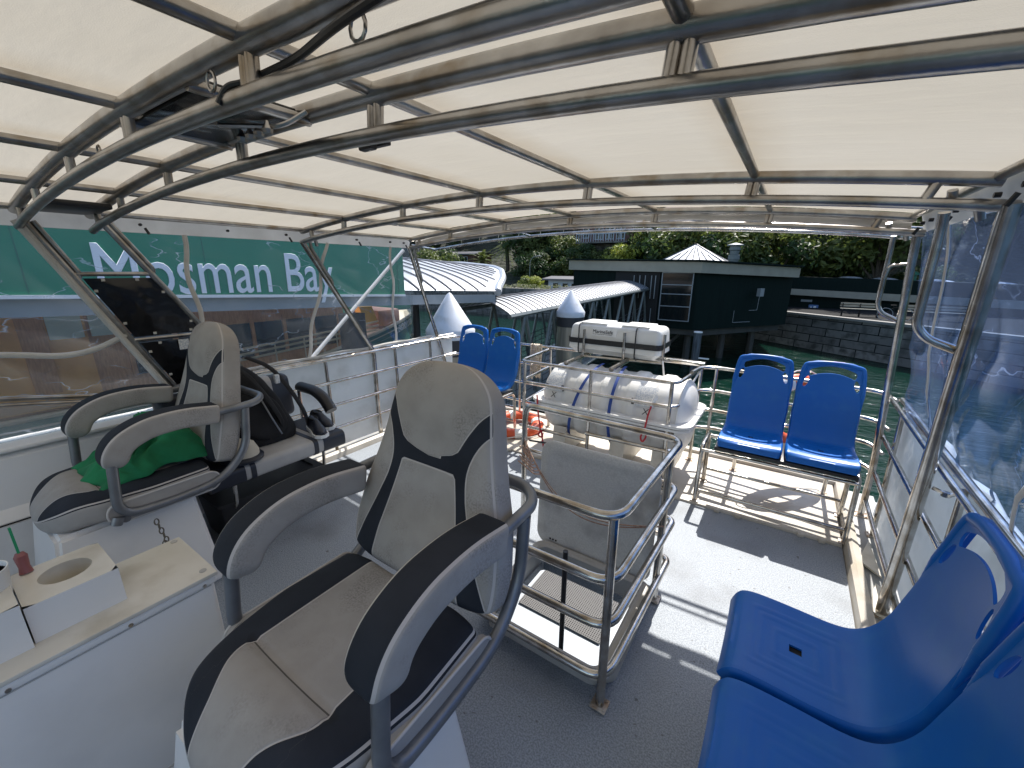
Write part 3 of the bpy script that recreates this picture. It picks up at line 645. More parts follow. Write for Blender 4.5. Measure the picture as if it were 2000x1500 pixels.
bm = BM(); tube(bm, [(-.89, 3.8, .96), (-.84, 3.72, .80), (-.72, 3.5, .66), (-.62, 3.55, .68), (-.6, 3.8, .82), (-.57, 3.9, .90)], .008, 8, fr=.06); tag(obj('tie_line', bm, 'whiterope'), 'slack white line hanging from the flotation box to the stern rail corner', 'rope')
# rope coil on the left end of the pen
bm = BM(); rnd = random.Random(3)
for k in range(16):
    x = -2.27+rnd.uniform(-.07, .06); y = 3.87+rnd.uniform(-.035, .01); L = rnd.uniform(.22, .34); w = rnd.uniform(.02, .05)
    tube(bm, [(x, y+.03, .925-L*.5), (x, y+.02, .945), (x+w*.3, y-.03, .95), (x+w*.5, y-.04, .93-L), (x+w, y-.03, .92-L-.02), (x+w*1.2, y-.03, .93-L*.5), (x+w, y, .95)], .007, 6, fr=.02)
tag(obj('rope_coil', bm, 'rope'), 'coil of pale rope hung over the stern rail left of the life raft', 'rope')

# life rings
def lifering(loc, lab, tilt=(0, 0), seed=1, sc=1):
    t = thing('life_ring', lab, 'life ring', loc, 'orange life rings'); t.rotation_euler = (tilt[0], tilt[1], R(20*seed)); t.scale = (sc,)*3
    bm = BM(); n = 64
    pts = [(math.cos(2*math.pi*k/n)*.27, math.sin(2*math.pi*k/n)*.27, .055) for k in range(n)]; tube(bm, pts, .07, 16, True, flat=.75); obj('ring_body', bm, 'orange', t)
    for q in range(4):
        bm = BM(); pts = [(math.cos(R(90*q+12+3*k))*.27, math.sin(R(90*q+12+3*k))*.27, .055) for k in range(7)]; tube(bm, pts, .0715, 16, flat=.765, cap=False); obj('band', bm, 'white', t)
    bm = BM(); pts = []
    for k in range(33):
        a = 2*math.pi*k/32; s = abs(math.sin(2*a-.6)); pts.append((math.cos(a)*(.335+.05*s), math.sin(a)*(.335+.05*s), .055-.02*s))
    tube(bm, pts[:-1], .006, 6, True); obj('grab_line', bm, 'whiterope', t); return t
lifering((-2.36, 3.62, .02), 'orange life ring lying flat on the stern platform left of the life raft', (R(4), 0), 1, .92)
lifering((.14, 4.05, .60), 'orange life ring hung outside the stern rail behind the two blue seats', (R(80), 0), 2, .95)

# ================================================================ hatch guard (the cage in the middle)
cg = thing('hatch_guard', 'stainless four-rail guard around the open deck hatch in the centre', 'railing', (-.85, 1.7, 0))
cage = []
for z in (.895, .62, .41, .155):
    if z > .8: cage.append([(-1.30, 1.262, z), (-.385, 1.262, z), (-.355, 2.14, z), (-1.32, 2.17, z), (-1.335, 2.16, z-.10), (-1.335, 2.16, 0.01)])
    elif z > .5: cage.append([(-1.30, 1.262, z), (-.385, 1.262, z), (-.355, 2.15, z), (-.50, 2.16, z)])
    else: cage.append([(-1.30, 1.262, z), (-.385, 1.262, z), (-.355, 2.17, z), (-.48, 2.165, z-.01)])
for l in cage: 
    bm = BM(); tube(bm, l, .0185, 14, fr=.10); objw('rail', bm, 'steel', cg)
rails(cg, [[(-1.32, 2.165, .585), (-.40, 2.15, .585)], [(-1.32, 2.165, .30), (-.40, 2.15, .30)]], [((-.405, 1.275, .895), (-.40, 1.275, .008)), ((-.375, 1.98, .895), (-.375, 1.98, .008)), ((-1.30, 1.275, .895), (-1.30, 1.275, .008))], .015, pr=.0185, foot='foot')
bm = BM(); tube(bm, [(-.655, 1.42, -2.1), (-.655, 1.42, .55)], .012, 10); lathe(bm, [(.0, .55), (.012, .551), (.012, .53)], (-.655, 1.42, 0), 10); objw('stanchion', bm, 'black', cg)
hr = thing('deck_hatch', 'open grey deck hatch with its speckled lid propped upright', 'hatch', (-.75, 1.6, 0))
bm = BM()
oo = rrect(.355, .345, .07, 6, -.74, 1.625); ii = rrect(.300, .290, .045, 6, -.74, 1.625); n = len(oo)
lv = [[bm.verts.new((x, y, z)) for x, y in s] for s, z in ((rrect(.355, .300, .06, 6, -.74, 1.675), .0), (oo, .105), (rrect(.342, .332, .07, 6, -.74, 1.625), .12), (rrect(.312, .302, .05, 6, -.74, 1.625), .12), (ii, .108), (ii, -.06))]
for a, b in zip(lv, lv[1:]):
    for k in range(n): bm.faces.new((a[k], a[(k+1) % n], b[(k+1) % n], b[k]))
objw('hatch_rim', bm, 'hatch', hr)
bm = BM()   # lid: shallow moulded tray, leaning slightly back
L = [[bm.verts.new((x, y0, z)) for x, z in rrect(w, h, r, 7, -.765, .42)] for w, h, r, y0 in ((.338, .325, .07, 2.005), (.352, .34, .08, 1.995), (.356, .344, .085, 1.98), (.345, .333, .075, 1.972), (.29, .285, .06, 1.972), (.275, .27, .055, 1.978))]
for a, b in zip(L, L[1:]):
    for k in range(len(a)): bm.faces.new((a[k], a[(k+1) % len(a)], b[(k+1) % len(a)], b[k]))
bm.faces.new(L[0][::-1]); bm.faces.new(L[-1])
for v in bm.verts: v.co.y += (v.co.z-.08)*.06
ld = objw('lid', bm, 'lidgrey', hr)
bm = BM()
for x in (-1.02, -1.0, -.98, -.52): lathe(bm, [(0, -.004), (.006, -.003), (.006, 0)], (x, 1.974, .13), 8, 'Y')
for x in (-.98, -.52): box(bm, (x-.05, 1.955, .06), (x+.05, 1.975, .09), .003)
objw('hinge', bm, 'dark', hr, ld)
mt = thing('rubber_mat', 'perforated dark rubber mats on the lower deck seen down through the open hatch', 'mat', (-1.4, 3.9, -2.09))
def perf(bm, x0, x1, y0, y1, p=.024):
    nx = int((x1-x0)/p); ny = int((y1-y0)/p)
    for i in range(nx+1): box(bm, (x0+i*p-.006, y0, -2.09), (x0+i*p+.006, y0+ny*p, -2.075))
    for j in range(ny+1): box(bm, (x0, y0+j*p-.006, -2.0898), (x0+nx*p, y0+j*p+.006, -2.0752))
bm = BM(); perf(bm, -2.14, -1.13, 3.40, 4.46); objw('mat_panel', bm, mat('sunbleached rubber', (.13, .125, .12), .8), mt, smooth=False)
bm = BM(); perf(bm, -.98, -.60, 3.35, 4.46); objw('mat_panel', bm, 'sunbleached rubber' if 0 else bpy.data.materials['sunbleached rubber'], mt, smooth=False)
bm = BM(); box(bm, (-2.14, 3.40, -2.096), (-1.13, 4.46, -2.094)); box(bm, (-.98, 3.35, -2.096), (-.60, 4.46, -2.094)); objw('mat_base', bm, 'dark', mt, smooth=False)
# cords: brown safety cord from cage corner over lid, black bungee
bm = BM()
for k, s in ((0, 0), (1, .012)):
    pts = []
    for i in range(25):
        u = i/24; pts.append((-1.30+.95*u, 2.14-.24*u-.16*math.sin(u*3.14), .62-.10*u-.10*math.sin(u*3.14)-s*math.sin(u*3.14)*2))
    tube(bm, pts, .0035, 6)
for i in range(9): tube(bm, [(-1.31+.01*math.sin(i*2), 2.13-.01*i, .66-.014*i), (-1.27+.012*i, 2.12-.012*i, .60-.012*i), (-1.29+.014*i, 2.10, .63-.02*i)], .0045, 6, fr=.02)
tag(obj('safety_cord', bm, 'redrope'), 'knotted brown cord sagging across the front of the hatch lid', 'cord')
bm = BM(); tube(bm, [(-1.29, 2.15, .66), (-.98, 2.05, .735), (-.80, 2.03, .735)], .006, 6); tube(bm, [(-.81, 2.03, .735), (-.76, 2.03, .737)], .013, 8); tag(obj('elastic_cord', bm, 'black'), 'black elastic cord stretched from the guard post to the top of the hatch lid', 'cord')

# ================================================================ blue double seats
def seat_shell(name, parent, xc):
    prof = [(-.020, .520), (-.008, .552), (.012, .574), (.05, .582), (.12, .580), (.20, .574), (.28, .570), (.33, .577), (.365, .600), (.394, .638), (.418, .69), (.437, .77), (.456, .86), (.474, .95), (.490, 1.04), (.498, 1.09), (.508, 1.118), (.522, 1.125)]
    pr = fillet([(0, a, b) for a, b in prof], .03, 2)
    dl = [0]
    for a, b in zip(pr, pr[1:]): dl.append(dl[-1]+(b-a).length)
    T = dl[-1]; nu = 110; nv = 48
    def at(s):
        for k in range(1, len(dl)):
            if s <= dl[k] or k == len(dl)-1:
                f = (s-dl[k-1])/max(1e-6, dl[k]-dl[k-1]); f = min(max(f, 0), 1); return pr[k-1].lerp(pr[k], f)
    def nrm(s):
        a = at(max(0, s-.02)); b = at(min(T, s+.02)); d = (b-a).normalized(); return V(0, -d.z, d.y)
    def hw(s):
        u = s/T; w = sm([(0, .186), (.03, .201), (.25, .205), (.36, .201), (.45, .196), (.6, .200), (.8, .190), (.93, .177), (1, .152)], u, .03)
        return w-.05*max(0, (u-.955)/.045)**2
    bm = BM(); th = .007
    lay = []
    for side in (0, 1):
        vs = []
        for i in range(nu+1):
            s = T*i/nu; c = at(s); n = nrm(s); w = hw(s); row = []
            for j in range(nv+1):
                t = -1+2*j/nv; a = abs(t)
                if a < .86: xx = t/.86*.93; fl = 0
                else: q = (a-.86)/.14; xx = math.copysign(.93+.07*math.sin(q*1.57), t); fl = (1-math.cos(q*1.57))*.036
                dish = -.010*(1-min(1, a/.86)**2)*(1 if .05 < s/T < .95 else .3)
                # ridged square on the seat pan
                rid = 0
                if c.y < .33 and s/T < .36:
                    px, py = xx*w, c.y-.185
                    for hsz in (.130, .100, .055): 
                        dd = max(abs(px), abs(py))-hsz
                        if abs(dd) < .0045: rid = .0018
                p = c+V(xx*w+xc, 0, 0)+n*(dish+rid-fl-(th if side else 0)); row.append(bm.verts.new(p))
            vs.append(row)
        lay.append(vs)
    for k, vs in enumerate(lay):
        for i in range(nu):
            for j in range(nv): bm.faces.new((vs[i][j], vs[i+1][j], vs[i+1][j+1], vs[i][j+1]))
    A, B = lay
    for i in range(nu):
        bm.faces.new((A[i][0], A[i+1][0], B[i+1][0], B[i][0])); bm.faces.new((A[i][nv], A[i+1][nv], B[i+1][nv], B[i][nv]))
    for j in range(nv):
        bm.faces.new((A[0][j], A[0][j+1], B[0][j+1], B[0][j])); bm.faces.new((A[nu][j], A[nu][j+1], B[nu][j+1], B[nu][j]))
    o = obj(name, bm, 'blue', parent, ang=60)
    # cutters: handle slot, two side slots, drain hole
    def cut(outl, y0, y1):
        b = BM(); prism(b, [(x+xc, y0, z) for x, z in outl], (0, y1-y0, 0)); c = obj('cut', b, 'blue', smooth=False)
        md = o.modifiers.new('b', 'BOOLEAN'); md.object = c; md.operation = 'DIFFERENCE'; md.solver = 'EXACT'; return c
    def arcband(w, zc, h, rise):
        up = [(w*math.sin(R(a)), zc+h/2+rise*(math.cos(R(a))-1)) for a in range(-90, 91, 12)]
        pts = []
        for k in range(13): x = -w+2*w*k/12; pts.append((x, zc+h/2-rise*(x/w)**2))
        for k in range(1, 6): a = R(90-180*k/6); pts.append((w+.012*math.cos(a), zc-rise+h/2*math.sin(a)))
        for k in range(13): x = w-2*w*k/12; pts.append((x, zc-h/2-rise*(x/w)**2))
        for k in range(1, 6): a = R(270-180*k/6); pts.append((-w+.012*math.cos(a), zc-rise+h/2*math.sin(a)))
        return pts
    cs = [cut(arcband(.124, 1.068, .050, .030), .3, .7)]
    for sx in (-1, 1):
        e = []
        for k in range(20):
            a = 2*math.pi*k/20; e.append((sx*.146+.0145*math.cos(a)+sx*(-.016)*math.sin(a)*.5, .970+.040*math.sin(a)))
        cs.append(cut(e, .3, .7))
    b = BM(); box(b, (xc-.016, .165, .50), (xc+.016, .200, .65)); c = obj('cut', b, 'blue', smooth=False)
    md = o.modifiers.new('b', 'BOOLEAN'); md.object = c; md.operation = 'DIFFERENCE'; md.solver = 'EXACT'; cs.append(c)
    par = o.parent; o.parent = None
    dg = bpy.context.evaluated_depsgraph_get(); me = bpy.data.meshes.new_from_object(o.evaluated_get(dg)); o.modifiers.clear(); o.data = me; o.parent = par
    for c in cs: bpy.data.objects.remove(c)
    me.polygons.foreach_set('use_smooth', [True]*len(me.polygons)); me.set_sharp_from_angle(angle=R(45))
    # rolled rim: thick bar round the handle and down both sides
    bm = BM(); pts = []
    ss = [T*(.66+.3*k/14) for k in range(15)]
    for s in ss: c = at(s); n = nrm(s); pts.append(c+V(hw(s)*.965+xc, 0, 0)-n*.010)
    cT = at(T*.985)
    right = pts; left = [V(2*xc-p.x, p.y, p.z) for p in pts]
    top = [V(xc+x, cT.y-.002, cT.z-.004-.030*(abs(x)/.165)**3) for x in (.13, .08, .03, -.03, -.08, -.13)]
    allp = right+top+left[::-1]
    N = len(allp); rad = [.004+.009*min(1, min(i, N-1-i)/9) for i in range(N)]
    tube(bm, fillet(allp, .02, 2), [.004+.0125*min(1, min(i, len(fillet(allp, .02, 2))-1-i)/16) for i in range(len(fillet(allp, .02, 2)))], 12, flat=1.0)
    obj('handle_rim', bm, 'blue', o)
    bm = BM(); box(bm, (xc-.02, .160, .520), (xc+.02, .205, .555)); obj('drain_cup', bm, 'dark', o)
    return o
def make_bench(label, loc, rz):
    t = thing('double_seat', label, 'seat', loc, 'blue moulded double seats', rz)
    a = seat_shell('seat_shell', t, -.21)
    b = a.copy(); COL.objects.link(b); b.parent = t; b.location.x = .42
    for ch in list(a.children):
        c = ch.copy(); COL.objects.link(c); c.parent = b
    bm = BM(); box(bm, (-.42, -.006, .478), (.41, .37, .505), .006); obj('seat_board', bm, 'black', t)
    bm = BM()
    for x in (-.505, .42):
        tube(bm, [(x, .03, .025), (x, .05, .47), (x, .38, .47), (x, .40, .025)], .016, 12, fr=.07)
    for y, z in ((.04, .105), (.395, .14), (.045, .44), (.39, .44), (.395, .30)): tube(bm, [(-.505, y, z), (.42, y, z)], .0125, 10)
    obj('frame', bm, 'steel', t)
    for x in (-.505, .42):
        for y in (.03, .40):
            bm = BM(); box(bm, (x-.03, y-.03, .018), (x+.03, y+.03, .026), .002); obj('foot_plate', bm, 'foot', t)
    return t
b1 = make_bench('blue double seat facing forward in the sun at the right end of the stern', (.117, 3.135, 0), 0)
b2 = dup(b1, (-2.735, 3.14, 0), 'blue double seat beside the left stern corner, mostly hidden by the near helm chair')
b3 = dup(b1, (.005, 1.175, .0), 'blue double seat in the shade against the right rail, nearest the camera', rz=R(-90))
for ch in list(b3.children):
    if ch.name.startswith(('frame', 'foot_plate')): bpy.data.objects.remove(ch)
bm = BM()
for x in (-.36, .36):
    tube(bm, [(x, .06, .012), (x, .06, .47), (x, .40, .47), (x, .40, .012)], .016, 12, fr=.07)
for y, z in ((.06, .105), (.40, .14)): tube(bm, [(-.36, y, z), (.36, y, z)], .0125, 10)
obj('frame', bm, 'steel', b3)
# ================================================================ HELM CHAIRS
def sp(c, e): return math.copysign(abs(c)**e, c)
def cushion(name, parent, rows, panf, n=96, ex=.42, edge_t=.72, m='seat', dz=None, seamf=None):
    """rows: list of (centre, normal, halfwidth, halfdepth, along); lofted superellipse with 'pan' and 'edge' attributes"""
    bm = BM(); pa = bm.verts.layers.float.new('pan'); ea = bm.verts.layers.float.new('edge'); sl_ = bm.verts.layers.float.new('seam'); rings = []
    for c, nn, w, d, s in rows:
        ring = []
        for k in range(n):
            a = 2*math.pi*k/n; x = w*sp(math.cos(a), ex); q = d*sp(math.sin(a), ex)
            p = c+V(x, 0, 0)+nn*q
            if dz and q > 0: p += nn*dz(x, s)
            v = bm.verts.new(p); v[pa] = panf(x, s, q, d, w); v[ea] = q-edge_t*d; v[sl_] = seamf(x, s, q, d) if seamf else 1; ring.append(v)
        rings.append(ring)
    for a, b in zip(rings, rings[1:]):
        for k in range(n): bm.faces.new((a[k], a[(k+1) % n], b[(k+1) % n], b[k]))
    bm.faces.new(rings[0][::-1]); bm.faces.new(rings[-1])
    return obj(name, bm, m, parent, ang=75)
def rowset(T, tabw, tabd, cen, nor, cap0, cap1, N=80):
    """rows along 0..T with rounded caps"""
    out = []
    ts = [0]+[T*(1-math.cos(math.pi*k/N))/2 for k in range(1, N)]+[T]
    for t in ts:
        k = 1
        if t < cap0: k = max(0, 1-((cap0-t)/cap0)**2.6)**(1/2.6)
        if t > T-cap1: k = max(0, 1-((t-T+cap1)/cap1)**2.6)**(1/2.6)
        k = max(k, .03); w = sm(tabw, t, .03); out.append((cen(t), nor(t), w*(k if k > .4 else max(k, .05)), sm(tabd, t, .02)*max(.05, k), t))
    return out
def helm_chair(loc, label):
    t = thing('helm_chair', label, 'chair', loc, 'grey and black helm chairs')
    # ---- backrest
    nb = V(0, -.963, .27)
    def cen(s): return V(0, .355+.265*s, .655+.965*s)+V(0, .012*math.sin(s*4), 0)
    wt = [(0, .325), (.05, .345), (.14, .350), (.30, .325), (.42, .285), (.52, .258), (.62, .240), (.70, .225), (.8, .20)]
    dt = [(0, .055), (.15, .070), (.6, .064), (.8, .055)]
    def pb(x, s, q, d, w):
        z = .655+.965*s; a = abs(x)
        if q < d*.60: return -.03
        xo = sm([(.62, .345), (.69, .325), (.80, .270), (.90, .225), (1.0, .185), (1.08, .172), (1.15, .192), (1.21, .228), (1.25, .28), (1.29, .4)], z, .03)
        head = sm([(1.095, -.06), (1.12, .08), (1.14, .125), (1.20, .158), (1.26, .195), (1.30, .235), (1.34, .4)], z, .008)-a
        c = min(sm([(.6, .215), (.7, .21), (1.068, .124), (1.2, .10)], z)-a, 1.068-z)
        return min(xo-a, -head, -c)
    def dzb(x, s):
        z = .655+.965*s; h = math.exp(-((z-1.27)/.12)**2)*max(0, 1-(x/.2)**2)*.020; b = -.014*max(0, 1-(x/.2)**2)*math.exp(-((z-.9)/.2)**2); return h+b
    cushion('backrest', t, rowset(.80, wt, dt, cen, lambda s: nb, .06, .15), pb, 112, .40, .70, dz=dzb)
    # ---- seat cushion, waterfall front
    def cens(s):
        y = -.345+s; z = .625; 
        if s < .16: z -= .055*((.16-s)/.16)**2
        return V(0, y, z)
    ws = [(0, .18), (.05, .235), (.1, .27), (.2, .31), (.38, .345), (.66, .33)]
    ds = [(0, .055), (.1, .072), (.3, .078), (.66, .078)]
    def ps(x, s, q, d, w):
        y = -.345+s+.5; a = abs(x)
        if q < d*.62: return -.03
        ys = .385+.12*a*a-.012
        if y > ys: b = sm([(.38, .183), (.45, .182), (.8, .18)], y)
        else: b = sm([(.12, .065), (.16, .085), (.20, .100), (.235, .115), (.265, .138), (.30, .168), (.33, .186), (.36, .190), (.39, .183)], y, .012)
        return a-b
    def dzs(x, s):
        y = .155+s; ys = .385+.12*x*x-.012
        g = -.012*math.exp(-((y-ys)/.010)**2)*(1 if abs(x) < .2 else 0); hump = .016*math.exp(-((y-.30)/.07)**2)*max(0, 1-(x/.27)**2); dish = -.012*max(0, 1-(x/.2)**2)*(y > ys)
        return g+hump+dish
    cushion('seat', t, rowset(.66, ws, ds, cens, lambda s: V(0, 0, 1), .10, .05), ps, 112, .42, .70, dz=dzs, seamf=lambda x, s, q, d: (s+.155-(.373+.12*x*x)) if abs(x) < .186 and q > .5*d else .05)
    for sx in (-1, 1):   # side bolsters of the seat
        bm = BM(); prism(bm, [(sx*.325, y, z) for y, z in rrect(.235, .052, .05, 6, .085, .612)], (sx*.022, 0, 0)); obj('seat_side', bm, M['plain_grey'], t)
        bm = BM(); tube(bm, [(sx*.347, y, z) for y, z in rrect(.235, .052, .05, 6, .085, .612)], .0045, 6, True); obj('piping', bm, M['pipe'], t)
    # ---- arm pads
    for sx in (-1, 1):
        path = fillet([(0, .375, .978), (0, .20, 1.006), (0, .05, .996), (0, -.058, .940), (0, -.092, .835)], .09, 8)
        # resample
        L = [0]
        for a, b in zip(path, path[1:]): L.append(L[-1]+(b-a).length)
        T = L[-1]
        def at(s):
            for k in range(1, len(L)):
                if s <= L[k] or k == len(L)-1: return path[k-1].lerp(path[k], min(1, max(0, (s-L[k-1])/max(1e-6, L[k]-L[k-1]))))
        def nor(s):
            d = (at(min(T, s+.03))-at(max(0, s-.03))).normalized(); return V(0, d.z, -d.y)
        rows = []
        for k in range(61):
            s = T*(1-math.cos(math.pi*k/60))/2; kk = 1
            if s < .03: kk = max(.05, 1-((.03-s)/.03)**2.6)**(1/2.6) if s > 0 else .05
            if s > T-.07: kk = max(.03, max(0, 1-((s-T+.07)/.07)**2.2)**(1/2.2))
            rows.append((at(s)+V(sx*.325, 0, 0), nor(s), .061*max(kk, .4), .054*kk, s))
        def pp(x, s, q, d, w): return q-.045-.004 if s < T-.02 else q-.049
        bm = BM(); pa = bm.verts.layers.float.new('pan'); ea = bm.verts.layers.float.new('edge'); sl_ = bm.verts.layers.float.new('seam'); rings = []
        for c, nn, w, d, s in rows:
            ring = []
            for j in range(64):
                a = 2*math.pi*j/64; x = w*sp(math.cos(a), .36); q = d*sp(math.sin(a), .36); v = bm.verts.new(c+V(x, 0, 0)+nn*q); e = abs(x)-w*.94 if q > 0 else .02-0*q
                e = max(e, (-q+d*.90))
                v[pa] = -e; v[ea] = e; v[sl_] = 1; ring.append(v)
            rings.append(ring)
        for a, b in zip(rings, rings[1:]):
            for j in range(64): bm.faces.new((a[j], a[(j+1) % 64], b[(j+1) % 64], b[j]))
        bm.faces.new(rings[0][::-1]); bm.faces.new(rings[-1]); obj('armrest', bm, 'seat', t, ang=75)
    # ---- tube frame
    bm = BM()
    for sx in (-1, 1):
        tube(bm, [(sx*.352, -.09, .86), (sx*.356, -.115, .60), (sx*.352, .10, .582), (sx*.352, .33, .60), (sx*.352, .475, .74), (sx*.352, .50, .975)], .0215, 14, fr=.09)
        tube(bm, [(sx*.352, -.115, .60), (sx*.352, -.13, .565)], .0235, 12)
    tube(bm, [(-.352, .36, .985), (-.352, .56, .99), (-.28, .63, 1.0), (.28, .63, 1.0), (.352, .56, .99), (.352, .36, .985)], .0205, 14, fr=.09)
    tube(bm, [(-.352, -.09, .575), (.352, -.09, .575)], .018, 10); tube(bm, [(-.352, .28, .585), (.352, .28, .585)], .018, 10)
    obj('frame', bm, 'steel_grey', t)
    bm = BM()   # white moulded pedestal
    P = [[(-.26, -.32), (.26, -.32), (.26, .215), (-.26, .215)], [(-.36, -.40), (.36, -.40), (.36, .25), (-.36, .25)]]
    a = [bm.verts.new((x, y, .55)) for x, y in P[0]]; b = [bm.verts.new((x, y, .0)) for x, y in P[1]]
    bm.faces.new(a[::-1]); bm.faces.new(b)
    for k in range(4): bm.faces.new((a[k], b[k], b[(k+1) % 4], a[(k+1) % 4]))
    bmesh.ops.bevel(bm, geom=bm.edges[:], offset=.02, segments=3, affect='EDGES'); obj('pedestal', bm, 'grp', t)
    bm = BM(); box(bm, (-.2, -.25, .548), (.2, .2, .572), .004); obj('mount_plate', bm, 'dark', t)
    return t
M['plain_grey'] = mat('grey seat cloth', (.375, .352, .325), .75, 0, (.325, .30, .275), 12, bs=.3, bscale=500, bdist=.001)
M['pipe'] = mat('grey piping', (.55, .52, .49), .6)
hc = helm_chair((-.965, .5, 0), 'grey and black helm chair nearest the camera, worn fabric, empty seat')
dup(hc, (-2.85, .5, 0), 'grey and black helm chair at the left with a green cloth lying on its seat')
# chain under the left chair
bm = BM()
for i in range(7):
    z = .53-.026*i; c = V(-2.44+.004*i, .50+.004*i, z); pts = []
    for k in range(10):
        a = 2*math.pi*k/10; d = V(.009*math.cos(a), 0, .017*math.sin(a)) if i % 2 else V(0, .009*math.cos(a), .017*math.sin(a)); pts.append(c+d)
    tube(bm, pts, .003, 6, True)
    if i > 3: tube(bm, [p+V(.014, -.012, -.01) for p in pts], .003, 6, True)
tag(obj('chain', bm, 'chain'), 'short tarnished chain hanging under the left helm chair', 'chain')
# green cloth
bm = BM()
def cloth(u, v):
    x = -3.10+.47*u; y = .36+.46*v
    n = noise.noise((u*3.1, v*3.3, 4)); n2 = abs(noise.noise((u*6.5+2, v*5.5, 8)))
    r = max(0, 1-((u-.5)/.52)**2)*max(0, 1-((v-.5)/.52)**2)
    x += .05*noise.noise((u*2, v*4, 1)); y += .06*noise.noise((u*4, v*2, 2))+(.05 if v > .8 else 0)*u
    z_ = .12*r*max(0, (v-.45)/.55)**.7
    return V(x, y, .705+z_+r**.6*(.03+.17*v)+r*(.12*n+.16*(.5-n2))-.01*(1-r))
grid(bm, 60, 60, cloth)
for f in list(bm.faces): pass
g = bmesh.ops.extrude_face_region(bm, geom=bm.faces[:]); 
for v in [e for e in g['geom'] if isinstance(e, bmesh.types.BMVert)]: v.co.z -= .008
tag(obj('crumpled_cloth', bm, 'green', ang=80), 'crumpled green cloth lying on the seat of the left helm chair', 'cloth')
bm = BM()
def cl2(u, v):
    y = .30+.30*u; s = v; x = -2.72+.17*s+.03*math.sin(u*9); z = .73+.02*math.sin(u*7+v*4)+.045*math.sin(u*13)*math.sin(v*3)-.05*s*s
    return V(x, y+.03*math.sin(v*5), z)
# ---------------------------------------------------------------- console
co = thing('helm_console', 'white box console with cup holder boxes and an ivory board on top, bottom left', 'console', (-1.73, 0, 0))
bm = BM(); box(bm, (-1.90, -1.2, 0), (-1.568, .435, .675), .02, 3); objw('console_body', bm, 'grp', co)
bm = BM(); box(bm, (-1.905, -1.2, .684), (-1.558, .445, .70), .004); objw('top_board', bm, 'ivory', co)
bm = BM(); box(bm, (-1.90, -1.2, .655), (-1.562, .44, .685), .008, 3); objw('edge_strip', bm, 'grp', co)
def cupbox(lo, hi, cx, cy, r):
    bm = BM(); x0, y0, z0 = lo; x1, y1, z1 = hi; n = 32
    ring = [(cx+r*math.cos(2*math.pi*k/n), cy+r*math.sin(2*math.pi*k/n)) for k in range(n)]
    sq = []
    for k in range(n):
        a = 2*math.pi*k/n; c, s = math.cos(a), math.sin(a); f = min((x1-cx if c > 0 else cx-x0)/max(abs(c), 1e-6), (y1-cy if s > 0 else cy-y0)/max(abs(s), 1e-6)); sq.append((cx+c*f, cy+s*f))
    T = [bm.verts.new((x, y, z1)) for x, y in sq]; I = [bm.verts.new((x, y, z1)) for x, y in ring]; J = [bm.verts.new((x, y, z0+.01)) for x, y in ring]
    for k in range(n):
        bm.faces.new((T[k], T[(k+1) % n], I[(k+1) % n], I[k])); bm.faces.new((I[k], I[(k+1) % n], J[(k+1) % n], J[k]))
    bm.faces.new(J[::-1])
    o = objw('cup_box', bm, 'ivory', co, ang=30)
    bm = BM(); c4 = [(x0, y0), (x1, y0), (x1, y1), (x0, y1)]
    for k in range(4):
        (a, b), (c, d) = c4[k], c4[(k+1) % 4]; bm.faces.new([bm.verts.new(q) for q in ((a, b, z0), (c, d, z0), (c, d, z1), (a, b, z1))])
    objw('box_side', bm, 'grp', co, o, smooth=False)
cupbox((-1.885, .020, .70), (-1.655, .222, .82), -1.775, .125, .060)
cupbox((-1.90, -.30, .70), (-1.640, .016, .845), -1.80, -.085, .062)
for x, y in ((-1.60, .415), (-1.88, .42)):
    bm = BM(); lathe(bm, [(.011, .700), (.011, .7025), (.005, .7035), (0, .7035)], (x, y, 0), 14); objw('screw_cap', bm, 'hatch', co)
bm = BM()
for p in ((.0, .76), (-.05, .735)): box(bm, (-1.6405, p[0]-.1, p[1]), (-1.6385, p[0]-.097, p[1]+.02))
pieces('staple', bm, 'dark', co, smooth=False)
bm = BM()
for y in (-.3, -.05, .2, .40): lathe(bm, [(.0, .0035), (.006, .003), (.0065, 0)], (-1.562, y, .665), 10, 'X')
pieces('screw', bm, 'steel', co)
bm = BM(); tube(bm, [(-1.5675, -1.15, .652), (-1.5675, .42, .652)], .0022, 6); tube(bm, [(-1.5675, -1.15, .045), (-1.5675, .42, .045)], .004, 6); pieces('sealant_line', bm, 'hatch', co)
cup = thing('cup', 'white cup with black lining standing in the cup holder at the left edge', 'cup', (-1.80, -.03, .75))
bm = BM(); lathe(bm, [(.0, .0), (.045, 0), (.056, .15), (.058, .155), (.055, .155), (.052, .14)], (0, 0, 0), 28); obj('cup_wall', bm, 'white', cup)
bm = BM(); lathe(bm, [(.052, .14), (.043, .02), (0, .02)], (0, 0, 0), 28); obj('lining', bm, 'dark', cup)
tl = thing('scraper', 'small tool with green blade and dusky red grip standing against the cup box', 'tool', (-1.862, .055, .82))
bm = BM(); tube(bm, [(0, 0, .0), (-.006, .0, .02), (-.012, 0, .055), (-.018, 0, .066)], [.016, .0125, .0155, .009], 10); obj('grip', bm, 'pinkgrip', tl)
bm = BM(); prism(bm, [(-.025, -.004, .06), (-.007, -.004, .064), (-.026, -.004, .15), (-.044, -.004, .146)], (0, .006, 0)); obj('blade', bm, 'tool_green', tl, smooth=False)

